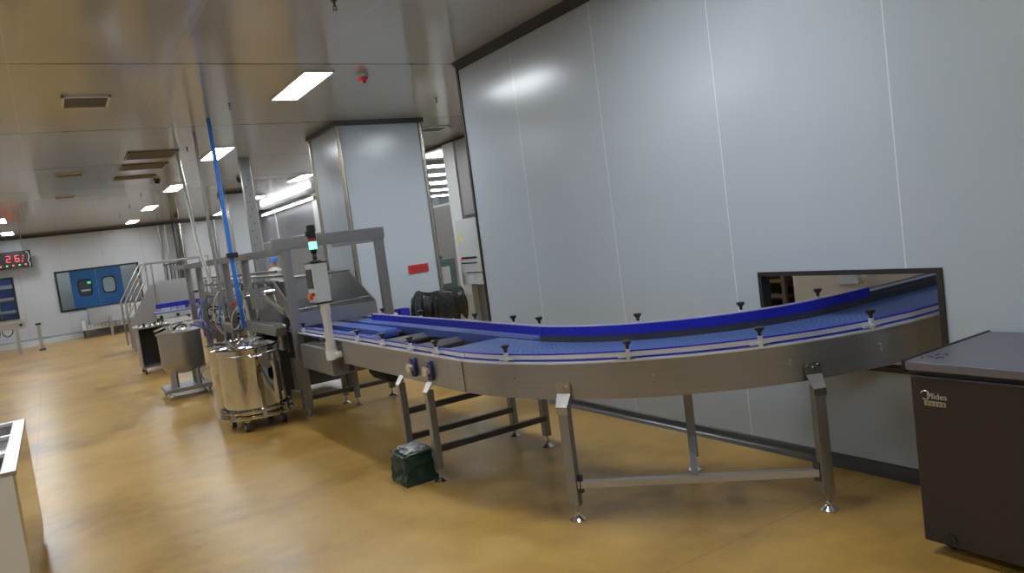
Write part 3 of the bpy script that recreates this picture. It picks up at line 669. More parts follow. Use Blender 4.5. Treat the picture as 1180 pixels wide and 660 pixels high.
# ================================================================== LEFT STAINLESS TABLE BOX
sb = thing('steel_sink_unit', 'stainless steel unit with open compartments at the lower left edge', 'sink unit', (-0.8, 5.25, 0))
X0, X1, Y0, Y1, ZT = -1.5, -0.26, 4.33, 6.05, 0.82
m = MB(); m.box(X1-0.012, X1, Y0, Y1, 0.06, ZT-0.02); m.build('side_panel', steel_p, sb)
MB().box(X0, X1-0.012, Y0, Y0+0.012, 0.06, ZT-0.02).build('front_panel', alu, sb)
MB().box(X0, X1, Y1-0.012, Y1, 0.06, ZT-0.02).build('back_panel', steel, sb)
MB().box(X1-0.06, X1+0.004, Y0, Y1, ZT-0.02, ZT).build('rim', steel, sb); MB().box(X0, X0+0.08, Y0, Y1, ZT-0.02, ZT).build('rim', steel, sb)
for y in (Y0-0.004, Y0+0.55, Y0+1.12, Y1-0.05): MB().box(X0, X1-0.06, y, y+0.05, ZT-0.022, ZT-0.002).build('divider', alu, sb)
MB().box(X0+0.02, X1-0.02, Y0+0.02, Y0+0.57, ZT-0.14, ZT-0.12).build('tray', steel, sb); MB().box(X0+0.02, X1-0.02, Y0+1.16, Y1-0.02, ZT-0.14, ZT-0.12).build('tray', steel, sb)
MB().box(X0+0.02, X1-0.1, Y0+0.6, Y0+1.12, ZT-0.25, ZT-0.24).build('tray', black, sb)
for (x, y) in ((X0+0.05, Y0+0.05), (X1-0.05, Y0+0.05), (X0+0.05, Y1-0.05), (X1-0.05, Y1-0.05)): MB().cyl((x, y, 0), (x, y, 0.07), 0.03).build('foot', black, sb)

# ================================================================== GANTRY + HOPPER
ga = thing('gantry_frame', 'grey steel gantry frame with two posts and crossbeam over the conveyor', 'frame', (2.6, 7.83, 0))
for (x, zl) in ((2.1, 0.0), (3.12, 0.0)):
    p_ = MB().box(x-0.045, x+0.045, 7.785, 7.875, 0.09 if zl == 0 else zl, 1.74).build('post', steel_f, ga, 0.004)
    MB().cyl((x, 7.83, 0.02), (x, 7.83, 0.1), 0.012).build('foot_spindle', steel, p_)
    MB().lathe([(0, 0), (0.045, 0), (0.045, 0.008), (0.014, 0.03), (0, 0.03)], (x, 7.83, 0), 18).build('foot', steel_b, p_)
MB().box(1.98, 3.18, 7.78, 7.88, 1.74, 1.86).build('crossbeam', steel_f, ga, 0.004)
MB().box(2.055, 2.145, 7.885, 14.4, 1.69, 1.775).build('side_beam', steel_f, ga, 0.004)
MB().box(3.08, 3.16, 7.885, 9.3, 1.71, 1.78).build('side_beam', steel_f, ga, 0.004)
for y in (9.75, 10.95, 13.1, 14.2):
    MB().box(2.055, 2.145, y-0.045, y+0.045, 0.0, 1.69).build('post', steel_f, ga, 0.004)
MB().box(1.85, 2.25, 14.1, 14.3, 1.70, 1.775).build('beam_end_plate', steel_f, ga)
MB().box(2.02, 2.055, 7.8, 7.95, 0.30, 0.62).build('post_sleeve', steel_f, ga)

hp = thing('product_hopper', 'inclined stainless hopper tray under the gantry feeding the belts', 'hopper', (2.6, 8.2, 0.9))
def quad(m, a, b_, c, d, th=0.008):
    a, b_, c, d = map(Vector, (a, b_, c, d)); n = (b_-a).cross(d-a).normalized()*th
    return m.add([a, b_, c, d, a+n, b_+n, c+n, d+n], [(0, 3, 2, 1), (4, 5, 6, 7), (0, 1, 5, 4), (1, 2, 6, 5), (2, 3, 7, 6), (3, 0, 4, 7)])
quad(MB(), (2.3, 8.6, 1.17), (3.0, 8.6, 1.17), (3.0, 8.6, 1.42), (2.3, 8.6, 1.42)).build('back_sheet', steel, hp)
quad(MB(), (2.14, 8.58, 1.17), (3.0, 8.58, 1.17), (3.0, 7.95, 0.98), (2.14, 7.95, 0.98)).build('chute_floor', mat('dark_chute_floor', (0.035, 0.037, 0.042), 0.4), hp)  # floor coloured darker than the steel sheets around it
MB().prism([(8.6, 1.42), (8.6, 1.15), (7.9, 0.92), (7.9, 1.09)], 'x', 2.995, 3.01).build('side_sheet', steel, hp)
MB().prism([(8.6, 1.42), (8.6, 1.15), (7.9, 0.92), (7.9, 1.06)], 'x', 2.13, 2.142).build('side_sheet', steel, hp)
MB().box(2.12, 3.02, 7.89, 7.905, 0.925, 1.075).build('front_lip', steel, hp)
MB().cyl((2.14, 8.0, 1.10), (3.0, 8.0, 1.12), 0.012).build('tie_rod', steel_b, hp)
for x in (2.33, 2.72): MB().bar((x, 8.585, 1.32), (x+0.06, 8.56, 1.40), 0.015, 0.03).build('latch', steel_b, hp)
MB().cyl((2.25, 8.6, 1.43), (3.02, 8.6, 1.43), 0.018).build('top_tube', steel, hp)
MB().box(2.20, 2.95, 8.62, 8.75, 0.6, 1.0).build('support_box', steel_d, hp)
for x in (2.35, 2.85): MB().box(x-0.03, x+0.03, 8.64, 8.7, 0.0, 0.62).build('leg', steel_d, hp)

# ================================================================== FILLING MACHINE (cylinders, rods, hoses)
fl = thing('filling_machine', 'filling machine full of rods, cylinders and hoses between the gantry posts', 'machine', (2.5, 11, 0))
MB().prism([(8.75, 0.62), (9.65, 0.62), (9.65, 1.0), (9.45, 1.33), (9.05, 1.36), (8.75, 1.10)], 'x', 2.16, 2.2).build('side_cover', steel_h, fl)
MB().prism([(8.9, 1.10), (9.5, 1.10), (9.5, 1.34), (8.9, 1.36)], 'x', 2.05, 2.16).build('upper_box', steel_f, fl)
MB().cyl((2.04, 8.75, 1.30), (2.18, 8.75, 1.30), 0.035).build('pivot', steel_b, fl); MB().cyl((2.0, 9.6, 1.25), (2.18, 9.6, 1.25), 0.035).build('pivot', steel_b, fl)
MB().bar((2.03, 8.8, 1.29), (2.03, 7.95, 1.10), 0.02, 0.05).build('link_arm', steel_b, fl)
MB().bar((2.0, 9.6, 1.22), (2.0, 9.35, 0.62), 0.02, 0.05).build('link_arm', alu, fl)
MB().prism([(8.05, 0.86), (9.45, 0.86), (9.45, 0.95), (9.40, 0.98), (8.05, 0.98), (8.0, 0.95)], 'x', 1.93, 2.05).build('motor_cover', steel_f, fl, 0.01)
MB().box(2.16, 3.0, 8.9, 13.8, 0.68, 0.80).build('machine_table', steel_f, fl)
MB().box(2.62, 2.98, 9.9, 13.8, 0.80, 1.36).build('gap_shade_box', steel_d, fl, 0.01)  # dark box added to put shade into the gaps behind the rods
MB().box(2.2, 2.95, 9.0, 9.9, 0.12, 0.68).build('lower_cabinet', steel_d, fl, 0.01)
MB().box(2.25, 2.9, 11.2, 13.4, 0.2, 0.68).build('lower_cabinet', steel_d, fl, 0.01)
for (x, y) in ((2.2, 9.0), (2.2, 10.4), (2.2, 12.2), (2.2, 13.7), (2.95, 9.0), (2.95, 13.7)): MB().box(x-0.03, x+0.03, y-0.03, y+0.03, 0, 0.68).build('leg', steel_d, fl)
for (z, x) in ((1.52, 2.2), (1.46, 2.3), (1.40, 2.2), (1.22, 2.25)): MB().cyl((x, 8.7, z), (x, 13.9, z-0.01), 0.016, n=8).build('guide_rod', steel_d if z != 1.46 else steel, fl)
for y in [9.9+0.27*i for i in range(15)]:
    rnd = random.Random(int(y*100)); x = 2.25+rnd.uniform(0, 0.12)
    c_ = MB().cyl((x, y, 0.98), (x, y, 1.24+rnd.uniform(-0.06, 0.08)), 0.045+rnd.uniform(-0.01, 0.01), n=12).build('cylinder', rnd.choice([steel, steel_b, steel_h]), fl)
    MB().cyl((x, y, 1.2), (x, y, 1.48), 0.014, n=8).build('piston_rod', steel_b, c_)
    MB().box(x-0.07, x+0.05, y-0.06, y+0.06, 0.93, 0.985).build('nozzle_block', rnd.choice([steel_d, steel_b, alu]), c_)
    MB().cyl((x-0.04, y, 0.80), (x-0.04, y, 0.93), 0.02, n=8).build('nozzle', rnd.choice([steel_b, black]), c_)
rnd = random.Random(11)
hosem = [blue_h, mat('violet_hose', (0.16, 0.12, 0.42), 0.4), white, rubber, mat('clear_grey_hose', (0.35, 0.38, 0.40), 0.25), blue_h]
for i in range(15):
    y = rnd.uniform(9.7, 13.9); x = rnd.uniform(1.98, 2.2); y2 = y+rnd.uniform(-0.5, 0.5)
    MB().tube(bez((x+0.15, y, rnd.uniform(1.0, 1.35)), (x-0.08, y+0.1, rnd.uniform(0.9, 1.4)), (x-0.06, y2, rnd.uniform(0.5, 0.9)), (x+0.12, y2, rnd.uniform(0.5, 0.95)), 12), rnd.uniform(0.007, 0.012), 6).build('hose', rnd.choice(hosem), fl)
for i in range(40):
    y = rnd.uniform(9.5, 13.9); x = rnd.uniform(2.08, 2.3); z = rnd.uniform(0.84, 1.35)
    MB().box(x, x+rnd.uniform(0.04, 0.1), y, y+rnd.uniform(0.05, 0.14), z, z+rnd.uniform(0.03, 0.07)).build('valve_block', rnd.choice([steel_b, black, steel, blue_b, brass, alu]), fl, 0.003)
MB().cyl((2.06, 10.55, 1.14), (2.06, 10.64, 1.14), 0.028).build('red_valve', red, fl)
MB().lathe([(0.0, 0.7), (0.30, 0.72), (0.31, 1.0), (0.2, 1.12), (0.0, 1.15)], (2.55, 11.9, 0.02), 24).build('round_housing', steel_h, fl)
# pneumatic pipes on the floor below
for i, y in enumerate((10.1, 10.5, 11.4)):
    MB().cyl((2.05, y, 0.1), (2.05, y, 0.75), 0.022, n=8).build('pipe', [brass, steel_b, steel][i], fl)
MB().box(1.9, 2.15, 10.4, 11.4, 0.04, 0.1).build('base_plate', steel_d, fl)
MB().tube(bez((1.95, 11.0, 0.6), (1.8, 10.9, 0.3), (1.85, 10.3, 0.12), (1.9, 10.0, 0.15)), 0.014, 6).build('hose', hosem[1], fl)
MB().cyl((2.02, 9.55, 0.55), (1.98, 9.62, 0.95), 0.014, n=8).cyl((2.02, 9.55, 0.55), (2.06, 9.48, 0.9), 0.014, n=8).build('air_fitting', white, fl)

# overhead services
sv = MB().tube([(1.85, 11.75, CZ), (1.83, 11.4, 2.7), (1.80, 10.95, 2.0), (1.82, 10.6, 1.45)], 0.026, 10).build('white_pipe', alu_p); tag(sv, 'long pale pipe dropping from ceiling to the machine, leftmost', 'pipe')
sv.name = 'service_pipe'
s2 = MB().tube([(1.87, 10.35, CZ), (1.87, 10.35, 2.0), (1.90, 10.35, 1.0)], 0.02, 10).build('service_pipe', steel_f); tag(s2, 'thin grey steel pipe from ceiling between pale pipe and blue hose', 'pipe')
bh = thing('air_hose', 'pair of bright blue air hoses hanging from the ceiling down to the machine', 'hose', (1.9, 9.4, 0.9))
for dx in (0.0, 0.022): MB().tube([(1.87+dx, 9.42, CZ), (1.88+dx, 9.4, 2.2), (1.88+dx, 9.38, 1.6), (1.89+dx, 9.36, 0.9)], 0.0125, 8).build('hose', blue_h, bh)
MB().box(1.84, 1.96, 9.34, 9.44, 1.74, 1.80).build('hose_clip', black, bh)
dc = thing('cable_duct', 'tall perforated steel cable duct from ceiling to the machine', 'duct', (3.07, 13.12, 0.9))
MB().box(2.99, 3.15, 13.06, 13.16, 0.9, CZ).build('duct_body', steel, dc)
MB().box(3.15, 3.165, 13.03, 13.19, 0.9, CZ).build('duct_edge', steel_b, dc)
for i in range(12): MB().cyl((3.03+0.05*(i % 2), 13.06, 1.7+0.12*i), (3.03+0.05*(i % 2), 13.055, 1.7+0.12*i), 0.012, n=8).build('slot', steel_d, dc)

# wall pipes in the far corner
for i, (x, r, mm) in enumerate(((3.42, 0.03, steel), (3.62, 0.04, steel_h), (3.93, 0.07, steel_d), (4.1, 0.05, trim_l), (5.2, 0.05, steel))):
    o = MB().cyl((x, 27.85, 0), (x, 27.85, CZ-0.08), r, n=10).build('wall_pipe', mm)
    tag(o, ['thin grey vertical pipe on the back wall, leftmost of the group', 'grey vertical pipe on the back wall, second from left', 'thick dark vertical pipe in the far back corner', 'pale brass toned vertical pipe beside the thick dark one', 'vertical pipe on the far back wall behind the pale service pipe'][i], 'pipe')

# ================================================================== DRUM ON DOLLY
dd = thing('drum_dolly', 'round tube dolly on casters under the polished drum', 'dolly', (1.62, 8.0, 0))
DX, DY = 1.63, 8.02
def ringpts(r, z, n=40, cx=DX, cy=DY): return [(cx+r*cos(2*pi*i/n), cy+r*sin(2*pi*i/n), z) for i in range(n)]
MB().tube(ringpts(0.345, 0.205), 0.017, 8, closed=True).build('upper_ring', steel_p, dd)
MB().tube(ringpts(0.345, 0.145), 0.019, 8, closed=True).build('lower_ring', steel_p, dd)
for a in (0.6, 2.2, 3.8, 4.7, 5.4): MB().box(DX+0.345*cos(a)-0.02, DX+0.345*cos(a)+0.02, DY+0.345*sin(a)-0.02, DY+0.345*sin(a)+0.02, 0.13, 0.22).build('ring_bracket', steel, dd)
MB().bar((DX-0.33, DY, 0.13), (DX+0.33, DY, 0.13), 0.05, 0.02).bar((DX, DY-0.33, 0.13), (DX, DY+0.33, 0.13), 0.05, 0.02).cyl((DX, DY, 0.12), (DX, DY, 0.14), 0.28, n=30).build('deck', steel_d, dd)
for a in (pi*0.3, pi*0.8, pi*1.3, pi*1.8):
    x, y = DX+0.27*cos(a), DY+0.27*sin(a)
    c_ = MB().box(x-0.02, x+0.02, y-0.025, y+0.025, 0.06, 0.12).build('caster', steel_b, dd)
    MB().cyl((x-0.02, y, 0.052), (x+0.02, y, 0.052), 0.052, n=20).build('caster_wheel', rubber, c_)
    MB().cyl((x-0.023, y, 0.052), (x+0.023, y, 0.052), 0.024, n=12).build('caster_hub', alu, c_)
dm = thing('steel_drum', 'mirror polished stainless drum with open rim standing on a round dolly', 'drum', (DX, DY, 0.14))
MB().lathe([(0.0, 0.142), (0.285, 0.142), (0.30, 0.16), (0.30, 0.80), (0.318, 0.805), (0.318, 0.815), (0.295, 0.815), (0.292, 0.80), (0.292, 0.77), (0.0, 0.765)], (DX, DY, 0), 56).build('drum_body', steel_p, dm)
MB().lathe([(0.303, 0.755), (0.306, 0.76), (0.303, 0.765)], (DX, DY, 0), 48).build('hoop', steel, dm)
MB().lathe([(0.0, 0.85), (0.10, 0.852), (0.27, 0.835), (0.325, 0.82), (0.325, 0.812), (0.30, 0.818), (0.0, 0.83)], (DX-0.03, DY+0.04, 0.005), 48).build('lid', steel_p, dm)
MB().tube(bez((DX-0.08, DY+0.04, 0.855), (DX-0.07, DY+0.04, 0.90), (DX+0.03, DY+0.04, 0.90), (DX+0.04, DY+0.04, 0.855)), 0.008).build('lid_handle', steel_b, dm)
MB().tube([(DX-0.06, DY-0.302, 0.76), (DX-0.05, DY-0.33, 0.74), (DX+0.05, DY-0.33, 0.74), (DX+0.06, DY-0.302, 0.76)], 0.007).build('handle', steel_b, dm)
bd2 = thing('steel_drum', 'second polished drum standing close behind the front one', 'drum', (DX+0.02, DY+0.7, 0))
MB().lathe([(0.0, 0.0), (0.28, 0.0), (0.29, 0.02), (0.29, 0.80), (0.31, 0.81), (0.31, 0.82), (0.285, 0.82), (0.28, 0.80), (0.28, 0.1), (0.0, 0.09)], (DX+0.02, DY+0.72, 0), 48).build('drum_body', steel_p, bd2)

# ================================================================== TANK ON CART
TX, TY = 1.41, 11.15
tk = thing('mixing_tank', 'grey stainless round tank on a wheeled square base with cluttered lid', 'tank', (TX, TY, 0))
MB().lathe([(0.0, 0.30), (0.10, 0.31), (0.22, 0.35), (0.265, 0.42), (0.27, 0.45), (0.27, 0.84), (0.285, 0.845), (0.285, 0.86), (0.0, 0.86)], (TX, TY, 0), 44).build('vessel', steel, tk)
ld = MB().lathe([(0.29, 0.86), (0.29, 0.87), (0.2, 0.895), (0.08, 0.91), (0, 0.912)], (TX, TY, 0), 40).build('lid', steel, tk)
for i in range(9):
    a = i*2.4; r = 0.06+0.018*i; x, y = TX+r*cos(a), TY+r*sin(a)
    MB().cyl((x, y, 0.885), (x, y, 0.93+0.012*(i % 3)), 0.022+0.004*(i % 2), n=10).build('lid_fitting', [black, steel_b, alu][i % 3], ld)
MB().tube(bez((TX-0.05, TY-0.1, 0.90), (TX-0.05, TY-0.12, 0.98), (TX+0.12, TY-0.1, 0.98), (TX+0.1, TY-0.05, 0.90)), 0.013).build('lid_handle', black, ld)
MB().tube(bez((TX-0.3, TY-0.05, 0.92), (TX-0.1, TY-0.2, 0.99), (TX+0.1, TY+0.1, 1.0), (TX+0.33, TY-0.05, 0.96)), 0.014).build('spray_pipe', steel_b, ld)
MB().tube(bez((TX+0.15, TY-0.1, 0.93), (TX+0.35, TY-0.15, 1.0), (TX+0.42, TY-0.15, 0.5), (TX+0.3, TY-0.1, 0.3)), 0.014).build('drain_hose', hosem[1], tk)
MB().tube(bez((TX+0.2, TY-0.15, 0.18), (TX+0.1, TY-0.25, 0.3), (TX+0.3, TY-0.3, 0.42), (TX+0.32, TY-0.15, 0.25)), 0.012).build('drain_hose', hosem[4], tk)
for a in (pi/4, 3*pi/4, 5*pi/4, 7*pi/4):
    x, y = TX+0.2*cos(a), TY+0.2*sin(a)
    MB().cyl((x, y, 0.14), (x, y, 0.40), 0.035).build('leg', steel_h, tk)
MB().box(TX-0.29, TX+0.29, TY-0.29, TY+0.29, 0.09, 0.14).build('base_frame', steel_f, tk, 0.006)
for sx_ in (-1, 1):
    for sy_ in (-1, 1):
        x, y = TX+0.25*sx_, TY+0.25*sy_
        MB().cyl((x-0.015, y, 0.04), (x+0.015, y, 0.04), 0.04, n=18).box(x-0.022, x+0.022, y-0.012, y+0.012, 0.05, 0.09).build('caster', steel_b, tk)

# ================================================================== CABINET CART
kx, ky = 1.42, 14.6
kc = thing('open_cabinet_cart', 'small open fronted steel cabinet cart on casters behind the round tank', 'cart', (kx, ky, 0))
for a in ((kx-0.24, kx-0.22, ky-0.25, ky+0.3, 0.12, 0.78), (kx+0.22, kx+0.24, ky-0.25, ky+0.3, 0.12, 0.78), (kx-0.24, kx+0.24, ky+0.28, ky+0.3, 0.12, 0.78)): MB().box(*a).build('side_panel', steel_h, kc)
MB().box(kx-0.24, kx+0.24, ky-0.25, ky+0.3, 0.10, 0.12).build('bottom_panel', steel_h, kc)
MB().box(kx-0.27, kx+0.27, ky-0.28, ky+0.32, 0.78, 0.81).build('worktop', steel_b, kc)
MB().box(kx-0.21, kx+0.21, ky+0.22, ky+0.27, 0.13, 0.77).build('inner_back', black, kc)
for (x, y) in ((kx-0.2, ky-0.2), (kx+0.2, ky-0.2), (kx-0.2, ky+0.25), (kx+0.2, ky+0.25)): MB().cyl((x-0.015, y, 0.04), (x+0.015, y, 0.04), 0.04, n=14).box(x-0.01, x+0.01, y-0.01, y+0.01, 0.05, 0.1).build('caster', rubber, kc)
for i in range(5):
    x = kx-0.2+0.09*i
    MB().cyl((x, ky-0.1+0.05*(i % 2), 0.81), (x, ky-0.1+0.05*(i % 2), 0.86), 0.02, n=8).build('fitting', [steel_b, black][i % 2], kc)

# ================================================================== FAR BLUE CONVEYOR, STAIR PLATFORM
fc = thing('feed_conveyor', 'short conveyor with blue side guard in front of the steel platform', 'conveyor', (2.3, 16.6, 0))
MB().box(1.72, 3.0, 16.3, 16.9, 0.88, 0.92).build('belt', blue_s, fc)
MB().box(1.80, 2.85, 16.9, 16.93, 0.98, 1.07).build('back_guard', blue_g, fc)
MB().box(1.72, 3.0, 16.26, 16.29, 0.82, 0.90).build('side_rail', alu_p, fc)
for x in (1.8, 2.1, 2.4, 2.7): MB().cyl((x, 16.24, 0.84), (x, 16.27, 0.84), 0.03, n=10).build('wheel', black, fc)
for (x, y) in ((1.8, 16.32), (2.9, 16.32), (1.8, 16.85), (2.9, 16.85)): MB().box(x-0.03, x+0.03, y-0.03, y+0.03, 0, 0.88).build('leg', steel_d, fc)
st = thing('stair_platform', 'stainless stair and platform with tube handrails by the back wall', 'platform', (2.3, 19.3, 0))
YP = 18.9
MB().prism([(1.44, 0.05), (1.42, 0.62), (1.95, 1.46), (2.10, 1.46), (2.16, 0.05)], 'y', YP, YP+0.015).build('stair_side_panel', steel_h, st)
MB().box(2.05, 3.0, YP+0.02, YP+0.035, 0.98, 1.52).build('platform_apron', mat('apron_steel', (0.55, 0.55, 0.55), 0.28, 0.9), st)
MB().box(2.05, 3.2, YP+0.04, 20.2, 1.0, 1.04).build('platform_deck', steel_h, st)
for i in range(5): MB().box(1.45+0.13*i, 1.63+0.13*i, YP+0.02, 20.0, 0.18+0.18*i, 0.21+0.18*i).build('tread', steel, st)
for y in (YP, 20.1):
    MB().tube([(1.42, y, 0.1), (1.42, y, 1.15), (1.92, y, 1.95), (3.3, y, 1.96)], 0.022, 8).build('handrail', steel, st)
    MB().tube([(1.44, y, 0.85), (1.93, y, 1.65)], 0.016, 8).build('handrail', steel, st)
    for x, z0, z1 in ((1.93, 1.4, 1.95), (2.05, 1.04, 1.95), (1.6, 0.9, 1.42), (1.76, 1.15, 1.7), (3.28, 1.04, 1.96)): MB().cyl((x, y, z0), (x, y, z1), 0.018, n=8).build('baluster', steel, st)
for (x, y) in ((2.08, YP+0.06), (3.15, YP+0.06), (2.08, 20.15), (3.15, 20.15)): MB().box(x-0.03, x+0.03, y-0.03, y+0.03, 0, 1.0).build('leg', steel_d, st)
sc = thing('tube_stand', 'small tubular steel stand on the platform seen behind its rail', 'stand', (2.6, 19.7, 1.04))
for x in (2.46, 2.54, 2.62, 2.70): MB().tube([(x-0.03, 19.6, 1.04), (x, 19.6, 1.88), (x+0.03, 19.9, 1.88), (x+0.03, 19.9, 1.04)], 0.014, 6).build('tube', steel_d, sc)
MB().bar((2.4, 19.6, 1.87), (2.76, 19.6, 1.9), 0.03).build('top_bar', steel_d, sc)

# ================================================================== BACK WALL EQUIPMENT
bh2 = thing('covered_bench', 'steel sheet hood on white slatted base under the large back window', 'bench', (1.6, 27.3, 0))
MB().prism([(26.9, 0.42), (27.6, 0.42), (27.6, 0.92), (27.1, 0.90)], 'x', 0.96, 2.75).build('hood_sheet', steel_f, bh2)
MB().box(0.74, 2.75, 27.0, 27.6, 0.26, 0.30).build('slatted_base', white, bh2)
MB().box(0.74, 0.84, 27.0, 27.6, 0.30, 0.55).build('base_end', white, bh2)
for i in range(18): MB().box(0.9+0.1*i, 0.95+0.1*i, 26.97, 27.02, 0.29, 0.40).build('slat', white, bh2)
for x in (1.53, 2.6): MB().box(x-0.04, x+0.04, 26.82, 26.9, 0, 0.62).build('leg', steel, bh2)
MB().box(0.76, 0.82, 27.5, 27.56, 0, 0.28).build('leg', steel_d, bh2)
lb = thing('side_table_conveyor', 'low steel table conveyor under the left back window', 'conveyor', (-1.2, 25, 0))
MB().box(-3.2, -0.62, 24.7, 25.3, 0.86, 0.93).build('tabletop', steel_b, lb)
MB().box(-3.2, -0.64, 24.72, 24.76, 0.70, 0.86).build('side_panel', steel, lb)
MB().cyl((-0.75, 24.72, 0.80), (-0.75, 24.68, 0.80), 0.04, n=12).build('bearing', black, lb)
for (x, y) in ((-0.88, 24.78), (-0.88, 25.2), (-2.8, 24.78), (-2.8, 25.2)): MB().box(x-0.035, x+0.035, y-0.035, y+0.035, 0, 0.70).build('leg', steel, lb)
MB().tube(bez((-1.2, 24.75, 0.7), (-1.2, 24.7, 0.45), (-0.95, 24.7, 0.5), (-0.95, 24.75, 0.7)), 0.014, 6).build('cable', rubber, lb)
MB().tube(bez((-1.5, 24.75, 0.7), (-1.5, 24.7, 0.38), (-1.25, 24.7, 0.4), (-1.25, 24.75, 0.7)), 0.014, 6).build('cable', rubber, lb)
sd = thing('stand_post', 'slanted steel foot post standing beside the left table conveyor', 'post', (-0.38, 25, 0))
MB().bar((-0.36, 25, 0.05), (-0.36, 25, 0.72), 0.09, 0.09).build('post', steel, sd)
MB().box(-0.44, -0.28, 24.9, 25.1, 0.0, 0.06).build('foot', steel_d, sd); MB().box(-0.43, -0.29, 24.93, 25.07, 0.72, 0.77).build('cap', black, sd)
ls = thing('number_display', 'black number display with red digits hanging at the upper left', 'display', (-1.0, 27.5, 2.4))
MB().box(-1.75, -0.27, 27.45, 27.55, 2.42, 2.93).build('case', black, ls, 0.01)
seg = {'2': 'abged', '6': 'acdefg', '0': 'abcdef', '1': 'bc', '5': 'acdfg'}
def digit(ch, x, z, s):
    m = MB(); w = s*0.16
    P = {'a': (x, x+s, z+2*s, z+2*s), 'g': (x, x+s, z+s, z+s), 'd': (x, x+s, z, z), 'f': (x, x, z+s, z+2*s), 'b': (x+s, x+s, z+s, z+2*s), 'e': (x, x, z, z+s), 'c': (x+s, x+s, z, z+s)}
    for c in seg[ch]: x0, x1, z0, z1 = P[c]; m.box(x0-w/2, x1+w/2, 27.435, 27.449, z0-w/2, z1+w/2)
    return m
for ch, x in (('2', -0.90), ('6', -0.68)): digit(ch, x, 2.62, 0.09).build('digit', led, ls)
for i in range(5): MB().box(-1.1+0.16*i, -1.05+0.16*i, 27.435, 27.449, 2.49, 2.53).build('indicator', led if i % 2 == 0 else green_glow, ls)
for i in range(3): MB().box(-0.52+0.02*i, -0.49+0.02*i, 27.435, 27.449, 2.6+0.08*i, 2.63+0.08*i).build('indicator', led, ls)
MB().tube([(-0.38, 27.43, 2.9), (-0.33, 27.43, 2.84), (-0.32, 27.43, 2.72), (-0.36, 27.43, 2.62), (-0.32, 27.43, 2.52), (-0.33, 27.43, 2.44)], 0.012, 6).build('cable', white, ls)
for x in (-1.6, -0.45): MB().cyl((x, 27.5, 2.93), (x, 27.5, CZ), 0.015, n=8).build('hanger_rod', steel, ls)

# ================================================================== COLUMN AREA : red sign, bin, cabinets
rs = thing('red_sign', 'small red sign plate with dark characters on the boxed column', 'sign', (4.52, 9.99, 1.2))
MB().box(4.37, 4.68, 9.985, 9.998, 1.205, 1.325).build('plate', red, rs)
for i in range(4):
    x = 4.40+0.07*i; k = MB()
    k.box(x, x+0.045, 9.982, 9.986, 1.285, 1.293); k.box(x+0.018, x+0.026, 9.982, 9.986, 1.225, 1.305); k.box(x+0.003, x+0.042, 9.982, 9.986, 1.25, 1.257)
    k.build('character', MAT['dark_steel'], rs)
tb = thing('waste_bin', 'black waste bin with draped black bag and white recycling mark', 'bin', (4.42, 9.25, 0))
BX, BY = 4.44, 9.3
def squircle(r, z, n=28): return [Vector((BX+r*abs(cos(a))**0.55*(1 if cos(a) >= 0 else -1), BY+r*abs(sin(a))**0.55*(1 if sin(a) >= 0 else -1), z)) for a in [2*pi*i/n for i in range(n)]]
def loft(rings, cap=True):
    m = MB(); n = len(rings[0]); m.v = [v for r_ in rings for v in r_]
    for i in range(len(rings)-1):
        for j in range(n): m.f.append((i*n+j, i*n+(j+1) % n, (i+1)*n+(j+1) % n, (i+1)*n+j))
    m.f.append(tuple(range(n))[::-1])
    if cap: m.f.append(tuple(range((len(rings)-1)*n, len(rings)*n)))
    return m
loft([squircle(0.20, 0.0), squircle(0.21, 0.05), squircle(0.25, 0.86)]).build('bin_body', binm, tb)
rn = random.Random(4); rings = []
NB = 72
for q_, (r_, z, am) in enumerate(((0.268, 0.60, .02), (0.30, 0.585, .06), (0.315, 0.64, .06), (0.325, 0.72, .05), (0.33, 0.80, .045), (0.315, 0.87, .05), (0.295, 0.93, .045), (0.275, 0.945, .03), (0.262, 0.92, .01), (0.255, 0.80, 0.0))):
    rr = squircle(r_, z, NB); out_ = []
    for j, v in enumerate(rr):
        t_ = 2*pi*j/NB; f_ = am*(0.5*sin(7*t_+0.4*q_)+0.35*sin(13*t_+1.3+0.7*q_)+0.3*sin(23*t_))
        c_ = Vector((BX, BY, v.z)); dv = (v-c_)
        out_.append(c_+dv*(1+f_/0.3*0.5)+Vector((0, 0, am*1.1*sin(5*t_+1+0.5*q_)+rn.uniform(-.008, .008))))
    rings.append(out_)
loft(rings, cap=False).build('bin_bag', bagm, tb, sharp=28)
MB().tube(bez((4.17, 9.06, 0.955), (4.35, 9.0, 0.985), (4.6, 9.02, 0.97), (4.70, 9.12, 0.965)), 0.010, 8).build('bag_roll', greenbag, tb)
rc = MB(); c0x, c0z = 4.45, 0.52
for k in range(3):
    a0 = pi/2+2*pi*k/3; a1 = a0+2*pi/3
    P0 = Vector((c0x+0.085*cos(a0+0.35), 9.048, c0z+0.085*sin(a0+0.35))); P1 = Vector((c0x+0.085*cos(a1-0.35), 9.048, c0z+0.085*sin(a1-0.35)))
    rc.tube([P0, P1], 0.010, 6)
    rc.cyl(P1, P1+(P1-P0).normalized()*0.035, 0.022, 0.002, 8)
rc.build('recycling_mark', white, tb)
cr2 = thing('blue_crate', 'blue crate standing on a pale stool behind the conveyor guard', 'crate', (3.76, 8.98, 0.69))
for a in ((3.69, 3.83, 8.9, 8.91, .69, .83), (3.69, 3.83, 9.06, 9.07, .69, .83), (3.69, 3.70, 8.9, 9.07, .69, .83), (3.82, 3.83, 8.9, 9.07, .69, .83), (3.69, 3.83, 8.9, 9.07, .69, .70)): MB().box(*a).build('crate_side', blue_g, cr2)
stl = thing('pale_stool', 'pale plastic stool holding the blue crate behind the conveyor', 'stool', (3.8, 9.0, 0))
MB().box(3.52, 3.92, 8.85, 9.15, 0.66, 0.69).build('seat', cream, stl)
